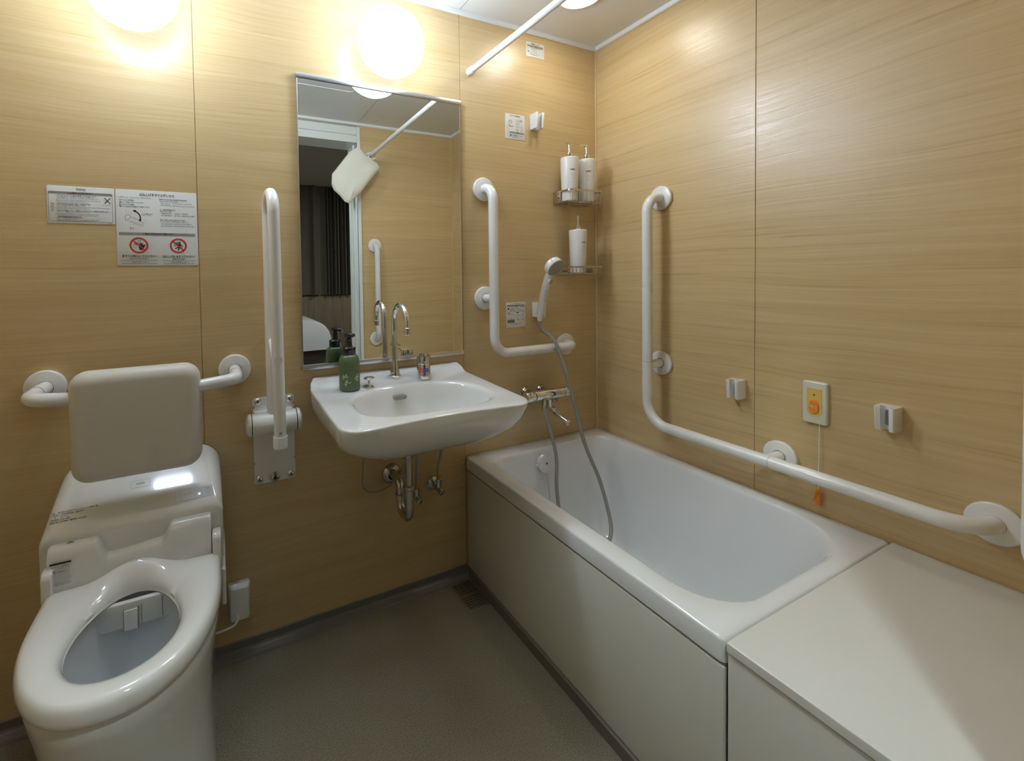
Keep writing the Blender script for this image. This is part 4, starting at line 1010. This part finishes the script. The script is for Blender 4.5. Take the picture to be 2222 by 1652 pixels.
def rack(x0, x1, zt, zb, yd, label, bar_n):
    t = thing('wire_shelf', label, 'shelf', ((x0+x1)/2, 0, zb), 'wire bottle shelves in the corner')
    bm = BM(); P = smooth_path([(x0, -.006, zt), (x0, -yd, zt), (x1, -yd, zt), (x1, -.006, zt)], .016, 6)
    rings = []; T = P
    for i, p in enumerate(P):
        a = P[max(i-1, 0)]; b = P[min(i+1, len(P)-1)]; d = (b-a).normalized(); nrm = Vector((-d.y, d.x, 0))
        rings.append([p+nrm*.0013+Vector((0, 0, -.0035)), p-nrm*.0013+Vector((0, 0, -.0035)), p-nrm*.0013+Vector((0, 0, .0035)), p+nrm*.0013+Vector((0, 0, .0035))])
    loft(bm, rings); obj('top_rail', bm, M['steel'], t, smooth=False)
    bm = BM(); box(bm, x0-.0015, x0+.0015, -.046, -.0005, zb-.002, zt+.003, .0008); box(bm, x1-.0015, x1+.0015, -.046, -.0005, zb-.002, zt+.003, .0008); box(bm, x0, x1, -.0035, -.0005, zb, zb+.014, .0008); ar = obj('side_plates', bm, M['steel'], t)
    bm = BM(); lathe(bm, (x0-.0015, -.032, (zt+zb)/2), (-1, 0, 0), [(.0065, 0), (.0065, .003), (.005, .0045), (.0001, .005)], 20, cap1=False); obj('mounting_knob', bm, M['chromed'], t)
    for k in range(bar_n):
        x = x0+.012+(x1-x0-.024)*k/(bar_n-1)
        bm = BM(); tube(bm, smooth_path([(x, -.004, zb), (x, -yd+.002, zb), (x, -yd+.002, zt-.001)], .008, 5), .00135, 8); obj('wire', bm, M['steel'], t, angle=60)
    for y in (-.035, -.075, -yd+.012):
        bm = BM(); tube(bm, [(x0, y, zb-.0022), (x1, y, zb-.0022)], .00135, 8); obj('cross_wire', bm, M['steel'], t, angle=60)
rack(-.250, -.070, 1.5335, 1.489, .106, 'upper metal wire shelf in the corner holding two bottles', 9)
rack(-.250, -.070, 1.2135, 1.187, .106, 'lower metal wire shelf in the corner holding one bottle', 9)

def pump_bottle(x, y, z, label):
    t = thing('pump_bottle', label, 'bottle', (x, y, z), 'white pump bottles on the corner shelves')
    bm = BM(); lathe(bm, (x, y, z), (0, 0, 1), [(.030, 0), (.0315, .001), (.0322, .004), (.0375, .176), (.0372, .180), (.0352, .1825), (.012, .1835)], 44); b = obj('body', bm, M['bottle'], t)
    bm = BM(); lathe(bm, (x, y, z+.183), (0, 0, 1), [(.0105, 0), (.0112, .001), (.0112, .019), (.0095, .021), (.0045, .0215), (.0045, .046), (.0058, .047), (.0058, .062), (.0045, .0635), (.0001, .064)], 24, cap1=False)
    dr = Vector((-.90, -.42, 0)).normalized(); p = Vector((x, y, z+.183+.057))
    tube(bm, [p, p+dr*.022+Vector((0, 0, .003)), p+dr*.034+Vector((0, 0, .002)), p+dr*.042+Vector((0, 0, -.003))], .0028, 10, rfun=lambda f: .0036-.0008*f); obj('pump', bm, M['chrome'], t)
    va = math.degrees(math.atan2(-1.528-y, -1.565-x)); bm = BM()
    text_into(bm, 'tower', on_cyl((x, y, z+.128), .0369, va+20), .021, .0075, mi=0, bold='S'); text_into(bm, 'BOTTLE DISPENSER', on_cyl((x, y, z+.108), .0364, va+20), .019, .0016, mi=1); text_into(bm, 'for everyday use', on_cyl((x, y, z+.103), .0364, va+20), .018, .0014, mi=1)
    text_into(bm, 'CONDITIONER', on_cyl((x, y, z+.092), .0360, va+20), .013, .0018, mi=0)
    obj_flat('print', bm, [M['black'], M['slotg']], b); return t
b1 = pump_bottle(-.214, -.062, 1.491, 'white pump bottle with black lettering at the left of the upper shelf')
def dup(root, loc, rz, label):
    r = root.copy(); C.objects.link(r); r.location = loc; r.rotation_euler = (0, 0, rz); r['label'] = label
    for ch in list(root.children):
        c = ch.copy(); C.objects.link(c); c.parent = r; c.matrix_parent_inverse = ch.matrix_parent_inverse.copy()
        for g in ch.children:
            d = g.copy(); C.objects.link(d); d.parent = c; d.matrix_parent_inverse = g.matrix_parent_inverse.copy()
    return r
dup(b1, (-.1185, -.062, 1.491), -.17, 'white pump bottle with black lettering at the right of the upper shelf')
dup(b1, (-.1700, -.062, 1.1895), .35, 'white pump bottle standing alone on the lower shelf')

# ================================================================= CALL BUTTON
t = thing('call_button', 'cream emergency call switch with orange button and pull cord on the right wall', 'call button', (0, -.841, .80))
bm = BM(); plate(bm, 'x', -.872, -.811, .7385, .862, -.0005, -.012, .007, .005); pl = obj('cover_plate', bm, M['cream'], t)
yc = -.8415
bm = BM(); P = [(yc-.018, .842), (yc+.018, .842)] + [(yc+.018*math.cos(a), .778+.018*math.sin(a)) for a in [-PI*i/16 for i in range(17)]]
loft(bm, [[(-.0118, y, z) for y, z in P], [(-.0128, y, z) for y, z in P]]); ins = obj('yellow_insert', bm, M['yellow'], pl, smooth=False)
bm = BM(); P = [(yc+.0115*math.cos(a), (.797 if math.sin(a) > 0 else .781)+.0115*math.sin(a)) for a in [2*PI*i/32 for i in range(32)]]
loft(bm, [[(-.0127, y, z) for y, z in P], [(-.0150, y, z) for y, z in P], [(-.0162, yc+(y-yc)*.9, .789+(z-.789)*.95) for y, z in P]]); bt_ = obj('button', bm, M['orange'], pl)
bm = BM(); text_into(bm, '呼出', lambda u, v, d: (-.0162-d, yc-u, .789+v), .0185, .0095, bold='B'); obj_flat('button_print', bm, [M['cream']], bt_)
bm = BM(); box(bm, -.0135, -.0127, yc-.002, yc+.002, .8225, .8255); obj('indicator', bm, M['dark'], pl)
bm = BM(); tube(bm, [(-.009, -.853, .745), (-.010, -.853, .66), (-.010, -.852, .548)], .0011, 8); obj('pull_cord', bm, M['whiteg'], t)
bm = BM(); lathe(bm, (-.0115, -.852, .549), (0, 0, -1), [(.0035, -.002), (.0042, 0), (.0062, .012), (.0098, .030), (.0105, .036), (.0085, .041), (.0001, .042)], 28, cap1=False); obj('cord_weight', bm, M['orange'], t)

# ================================================================= SHOWER ROD AND BAG
t = thing('curtain_rod', 'white shower curtain rod running from the back wall below the ceiling', 'rod', (-.661, 0, 1.975))
bm = BM(); cyl(bm, (-.661, -.002, 1.975), (-.661, FY+.002, 1.958), .0115, 28); obj('rod_tube', bm, M['white'], t)
bm = BM(); lathe(bm, (-.661, -.0005, 1.975), (0, -1, -.012), [(.0150, 0), (.0155, .002), (.0150, .028), (.0118, .031)], 28); obj('end_cap', bm, M['whiteg'], t)
bm = BM(); lathe(bm, (-.661, FY+.0005, 1.958), (0, 1, .012), [(.0150, 0), (.0155, .002), (.0150, .028), (.0118, .031)], 28); obj('end_cap', bm, M['whiteg'], t)
t = thing('cloth_bag', 'off-white cloth bag hanging askew from the curtain rod, reflected in the mirror', 'bag', (-.70, -1.27, 1.95))
poly = [(-.744, 2.002), (-.801, 1.964), (-.857, 1.890), (-.913, 1.818), (-.917, 1.755), (-.905, 1.722), (-.868, 1.688), (-.838, 1.655), (-.811, 1.643), (-.780, 1.668), (-.735, 1.711), (-.668, 1.800), (-.600, 1.885), (-.622, 1.915), (-.655, 1.932), (-.685, 1.948), (-.715, 1.972)]
cxb = sum(p[0] for p in poly)/len(poly); czb = sum(p[1] for p in poly)/len(poly); rnd = random.Random(3)
rings = []
def bagring(k, y, j): return [(cxb+(x-cxb)*k, y+rnd.uniform(-j, j), czb+(z-czb)*k) for x, z in poly]
bm = BM(); loft(bm, [bagring(.3, -1.292, .004), bagring(.7, -1.288, .006), bagring(.98, -1.272, .004), bagring(1.0, -1.262, .003), bagring(.93, -1.250, .006), bagring(.72, -1.240, .008), bagring(.45, -1.236, .008), bagring(.2, -1.238, .004)])
obj('bag_body', bm, M['cloth'], t, angle=60)
for s in (-1, 1):
    bm = BM(); P = [(-.661+.026*math.cos(a)+.004*s, -1.262+s*.010, 1.952+.022*math.sin(a)) for a in [2*PI*i/24 for i in range(25)]]
    tube(bm, P, .0042, 8, caps=False); obj('handle', bm, M['cloth'], t, angle=60)

# ================================================================= FLOOR DRAIN
t = thing('floor_drain', 'square perforated metal floor drain grate at the foot of the bathtub', 'drain', (-.748, -.107, 0))
bm = BM(); plate(bm, 'z', -.792, -.7095, -.180, -.0345, -.0002, .0022, .002, .0008); obj('grate', bm, M['drain'], t)
bm = BM()
for cx_ in (-.7695, -.7310):
    for cy_ in (-.142, -.072):
        for i in range(4):
            for j in range(5):
                if (i in (0, 3)) and (j in (0, 4)) and False: continue
                lathe(bm, (cx_+(i-1.5)*.0088, cy_+(j-2)*.0118, .00235), (0, 0, 1), [(.0030, 0), (.0001, .0001)], 10, cap0=True, cap1=False)
obj('drain_holes', bm, M['dark'], t, smooth=False)

# ================================================================= SIGNS
def fw(u, v, d): return (u, -.0012-d, v)
def sign(label, x0, x1, z0, z1, rows, draw, r=.004, cat='sign'):
    t = thing('wall_label', label, cat, ((x0+x1)/2, 0, (z0+z1)/2), 'printed labels on the back wall')
    bm = BM(); plate(bm, 'y', x0, x1, z0, z1, -.0001, -.0012, r, .0004, ne=2); obj('sheet', bm, M['paper'], t)
    bm = BM(); draw(bm)
    for s, a, b, z, h, st in rows:
        text_into(bm, s, (lambda cx, cz: lambda u, v, d: fw(cx+u, cz+v, d))((a+b)/2, z), b-a, h, mi=0, bold=st, depth=.0006)
    obj_flat('print', bm, [M['black'], M['gray'], M['red'], M['slotg']], t); return t
def line(bm, x0, z0, x1, z1, w=.0005, mi=1, d=.0004):
    a = Vector((x0, z0)); b = Vector((x1, z1)); n = (b-a).normalized(); n = Vector((-n.y, n.x))*w/2
    flat(bm, [fw(p.x, p.y, d) for p in (a-n, b-n, b+n, a+n)], mi)
def pline(bm, P, w=.0006, mi=1, d=.0004):
    for a, b in zip(P, P[1:]): line(bm, a[0], a[1], b[0], b[1], w, mi, d)
def rect(bm, x0, x1, z0, z1, mi=3, d=.0003): flat(bm, [fw(x0, z0, d), fw(x1, z0, d), fw(x1, z1, d), fw(x0, z1, d)], mi)
def disc(bm, x, z, r, mi=0, d=.0005, n=20): flat(bm, [fw(x+r*math.cos(2*PI*i/n), z+r*math.sin(2*PI*i/n), d) for i in range(n)], mi)
def frame(bm, x0, x1, z0, z1, r, w=.0006, mi=1):
    P = rr(x0, x1, z0, z1, r, 5); pline(bm, P+[P[0]], w, mi)
def fpoly(bm, P, mi=0, d=.0005): flat(bm, [fw(x, z, d) for x, z in P], mi)
def dA(bm):
    frame(bm, -1.9615, -1.8215, 1.3495, 1.4285, .003, .0008, 1)
    P = rr(-1.9615, -1.8215, 1.4225, 1.4290, (.003, .003, .0001, .0001), 4); fpoly(bm, P, 3, .0003)
    line(bm, -1.9445, 1.349, -1.9445, 1.422, .0005); line(bm, -1.9445, 1.3775, -1.8215, 1.3775, .0003)
    ringline(bm, fw, -1.9535, 1.3945, .0036, .0036, .0007, 2, d=.0005); line(bm, -1.956, 1.397, -1.951, 1.392, .0007, 2, .0005)
    line(bm, -1.839, 1.4165, -1.826, 1.4015, .0028, 1); line(bm, -1.826, 1.4165, -1.839, 1.4015, .0028, 1)
    pline(bm, [(-1.8425, 1.406), (-1.840, 1.411), (-1.836, 1.409), (-1.837, 1.402)], .0004); pline(bm, [(-1.844, 1.395), (-1.840, 1.398), (-1.834, 1.396), (-1.829, 1.399), (-1.827, 1.395)], .0005)
sign('white printed label above the toilet, the smaller one on the left', -1.9655, -1.8165, 1.3435, 1.4445, TXT_A, dA)
def dB(bm):
    fpoly(bm, rr(-1.809, -1.619, 1.3155, 1.3235, .0012, 4), 3, .0003)
    for cx_, kind in ((-1.762, 'hand'), (-1.664, 'man')):
        cz = 1.287; 
        if kind == 'hand':
            pline(bm, [(cx_-.0085, cz+.001), (cx_+.0005, cz+.0135), (cx_+.0028, cz+.0150), (cx_+.0045, cz+.0135), (cx_+.0040, cz+.0110), (cx_-.0045, cz+.0005)], .0010, 0, .0004)
            for a, b, c_, d_ in ((-.0125, .0035, -.0090, .005), (-.0130, .0005, -.0140, .003), (-.0125, -.0015, -.0155, -.001), (-.011, -.0035, -.013, -.006), (-.0085, -.0045, -.0085, -.0075), (-.006, -.004, -.004, -.0065)): line(bm, cx_+a, cz+b, cx_+c_, cz+d_, .0007, 0, .0004)
            pline(bm, [(cx_-.0115, cz+.003), (cx_-.0085, cz+.006), (cx_-.006, cz+.003), (cx_-.009, cz-.0005)], .0009, 0, .0004)
            fpoly(bm, [(cx_-.0005, cz+.0005), (cx_+.0100, cz-.0005), (cx_+.0145, cz+.0030), (cx_+.0160, cz+.0015), (cx_+.0120, cz-.0060), (cx_+.0085, cz-.0130), (cx_+.0020, cz-.0130), (cx_-.0005, cz-.0085)], 0, .0004)
            for i, hgt in enumerate((.0055, .0080, .0085, .0065)):
                x = cx_+.0004+i*.0027; fpoly(bm, rr(x, x+.0021, cz-.002, cz+hgt-.001, .0009, 3), 0, .00042)
        else:
            disc(bm, cx_+.0038, cz+.0085, .0026, 0, .0004)
            fpoly(bm, [(cx_+.0005, cz+.0045), (cx_+.0060, cz+.0055), (cx_+.0070, cz+.002), (cx_+.0050, cz-.0050), (cx_-.0005, cz-.0035)], 0, .0004)
            line(bm, cx_+.002, cz+.004, cx_-.0045, cz+.0075, .0020, 0, .0004); pline(bm, [(cx_+.0055, cz+.004), (cx_+.0090, cz+.001), (cx_+.0100, cz-.004)], .0020, 0, .0004)
            pline(bm, [(cx_+.0005, cz-.003), (cx_-.0035, cz-.006), (cx_-.0085, cz-.0085)], .0024, 0, .0004); line(bm, cx_+.003, cz-.004, cx_-.001, cz-.0145, .0026, 0, .0004)
            pline(bm, [(cx_-.0075, cz+.002), (cx_-.0025, cz+.0110), (cx_+.0000, cz+.0120), (cx_+.0015, cz+.0100), (cx_-.0005, cz+.0070)], .0009, 0, .0004)
            pline(bm, [(cx_-.0125, cz+.000), (cx_-.0100, cz+.003), (cx_-.007, cz+.000), (cx_-.009, cz-.003)], .0009, 0, .0004)
        R = .0228 if kind == 'hand' else .0218; ringline(bm, fw, cx_, cz, R, R, .0046, 2, 40, d=.0005)
        k = (R-.002)*.707; line(bm, cx_-k, cz+k, cx_+k, cz-k, .0034, 2, .0006)
    A_ = [(-1.7695, 1.3845), (-1.7645, 1.3815), (-1.7600, 1.3770), (-1.7572, 1.3710), (-1.7565, 1.3640), (-1.7570, 1.3600)]
    pline(bm, A_, .0030, 0, .0005); fpoly(bm, [(-1.7745, 1.3862), (-1.7665, 1.3880), (-1.7690, 1.3800)], 0, .0005); fpoly(bm, [(-1.7575, 1.3538), (-1.7610, 1.3610), (-1.7535, 1.3610)], 0, .0005)
    pline(bm, [(-1.7800, 1.3690), (-1.7530, 1.3555), (-1.7490, 1.3510), (-1.7487, 1.3455), (-1.7520, 1.3420), (-1.7560, 1.3425), (-1.7880, 1.3570)], .0006)
    pline(bm, [(-1.7760, 1.3640), (-1.7545, 1.3525), (-1.7520, 1.3495), (-1.7520, 1.3465), (-1.7545, 1.3455), (-1.7790, 1.3560)], .0005)
    pline(bm, [(-1.7920, 1.3570), (-1.7930, 1.3700), (-1.7870, 1.3740), (-1.7810, 1.3710), (-1.7800, 1.3650), (-1.7850, 1.3600), (-1.7920, 1.3570)], .0008)
    for x in (-1.790, -1.784, -1.7785): line(bm, x, 1.372, x, 1.387, .0004, 3)
    line(bm, -1.7700, 1.3500, -1.7745, 1.3445, .0004)
sign('large white printed label above the toilet showing two red prohibition circles', -1.8145, -1.6135, 1.2285, 1.4445, TXT_B, dB)
def dC(bm):
    rect(bm, -.382, -.300, 2.1330, 2.1410, 3); frame(bm, -.382, -.300, 2.1060, 2.1410, .0005, .0004, 3); ringline(bm, fw, -.3772, 2.1250, .0034, .0034, .0008, 1, d=.0005); disc(bm, -.3772, 2.1130, .0030, 0)
sign('small white printed label high on the back wall beside the curtain rod', -.3860, -.2935, 2.0930, 2.1530, TXT_C, dC, .0015)
def dD(bm):
    rect(bm, -.4740, -.4030, 1.7640, 1.7705, 3); frame(bm, -.4740, -.4030, 1.7470, 1.7705, .001, .0005, 1); disc(bm, -.4690, 1.7563, .0036, 0)
    pline(bm, [(-.4845, 1.752), (-.4835, 1.797), (-.480, 1.810), (-.474, 1.818), (-.466, 1.822)], .0005); pline(bm, [(-.4780, 1.752), (-.4775, 1.795), (-.4740, 1.803)], .0005)
    ringline(bm, fw, -.4700, 1.8110, .0085, .0060, .0020, 3, d=.0004); pline(bm, [(-.476, 1.7975), (-.4690, 1.7900)], .0028, 0)
    for x in (-.4370, -.4165): ringline(bm, fw, x, 1.7930, .0085, .0100, .0005, 1, d=.0004); line(bm, x-.001, 1.789, x+.0015, 1.796, .0025, 1)
sign('white printed label with a shower drawing beside the topmost shower holder', -.4955, -.3985, 1.7400, 1.8425, TXT_D, dD, .003)
def dE(bm):
    frame(bm, -.4975, -.4095, 1.0310, 1.0600, .001, .0005, 1); rect(bm, -.4975, -.4095, 1.0545, 1.0600, 3); disc(bm, -.4905, 1.0450, .0040, 0)
    rect(bm, -.4955, -.4820, 1.0255, 1.0280, 0); rect(bm, -.4510, -.4375, 1.0260, 1.0290, 0); rect(bm, -.4955, -.4600, .9860, 1.0000, 3)
    for k in range(5): line(bm, -.4945, .9880+k*.0024, -.4615, .9880+k*.0024, .0007, 0, .0005)
    frame(bm, -.4740, -.4600, 1.0045, 1.0200, .002, .0005, 3); pline(bm, [(-.4770, 1.0200), (-.4730, 1.0245)], .0016, 0); pline(bm, [(-.4770, 1.0010), (-.4760, 1.0050)], .0020, 0)
    ringline(bm, fw, -.4380, 1.0070, .0085, .0085, .0005, 3, d=.0004); ringline(bm, fw, -.4190, 1.0090, .0050, .0070, .0005, 3, d=.0004); pline(bm, [(-.4450, 1.0150), (-.4395, 1.0190)], .0018, 0); pline(bm, [(-.4440, 1.0000), (-.4415, .9965)], .0022, 0)
    pline(bm, [(-.4520, 1.0030), (-.4400, .9980), (-.4270, .9890), (-.4230, .9850)], .0004); disc(bm, -.4110, 1.0270, .0014, 0); disc(bm, -.4115, .9980, .0014, 0)
sign('white printed label between the back-wall grab bar and the hand shower', -.5015, -.4045, .9665, 1.0710, TXT_E, dE, .0005)

# ================================================================= CAMERA, WORLD, VIEW
cam = bpy.data.cameras.new('camera'); co = bpy.data.objects.new('camera', cam); C.objects.link(co)
cam.sensor_fit = 'HORIZONTAL'; cam.sensor_width = 36; cam.lens = CAM_F/2222*36
cam.shift_x = (1111-CAM_PX)/2222; cam.shift_y = -(826-CAM_PY)/2222; cam.clip_start = .01
r_, u_, f_ = [Vector(v) for v in CAM_R]
m = Matrix((r_, u_, -f_)).transposed().to_4x4(); m.translation = Vector(CAM_C); co.matrix_world = m
sc = bpy.context.scene; sc.camera = co
w = bpy.data.worlds.new('world'); w.use_nodes = True; w.node_tree.nodes['Background'].inputs[0].default_value = (.5, .55, .6, 1); w.node_tree.nodes['Background'].inputs[1].default_value = .02
sc.world = w
vs = sc.view_settings; vs.view_transform = 'Standard'; vs.look = 'None'; vs.gamma = 1; vs.use_curve_mapping = False; vs.exposure = EXPO
sc.cycles.max_bounces = 8; sc.cycles.diffuse_bounces = 4; sc.cycles.glossy_bounces = 4; sc.cycles.use_adaptive_sampling = True; sc.cycles.adaptive_threshold = .07; sc.cycles.adaptive_min_samples = 24; sc.cycles.sample_clamp_indirect = 6
sc.cycles.use_denoising = True; sc.cycles.caustics_reflective = False; sc.cycles.caustics_refractive = False
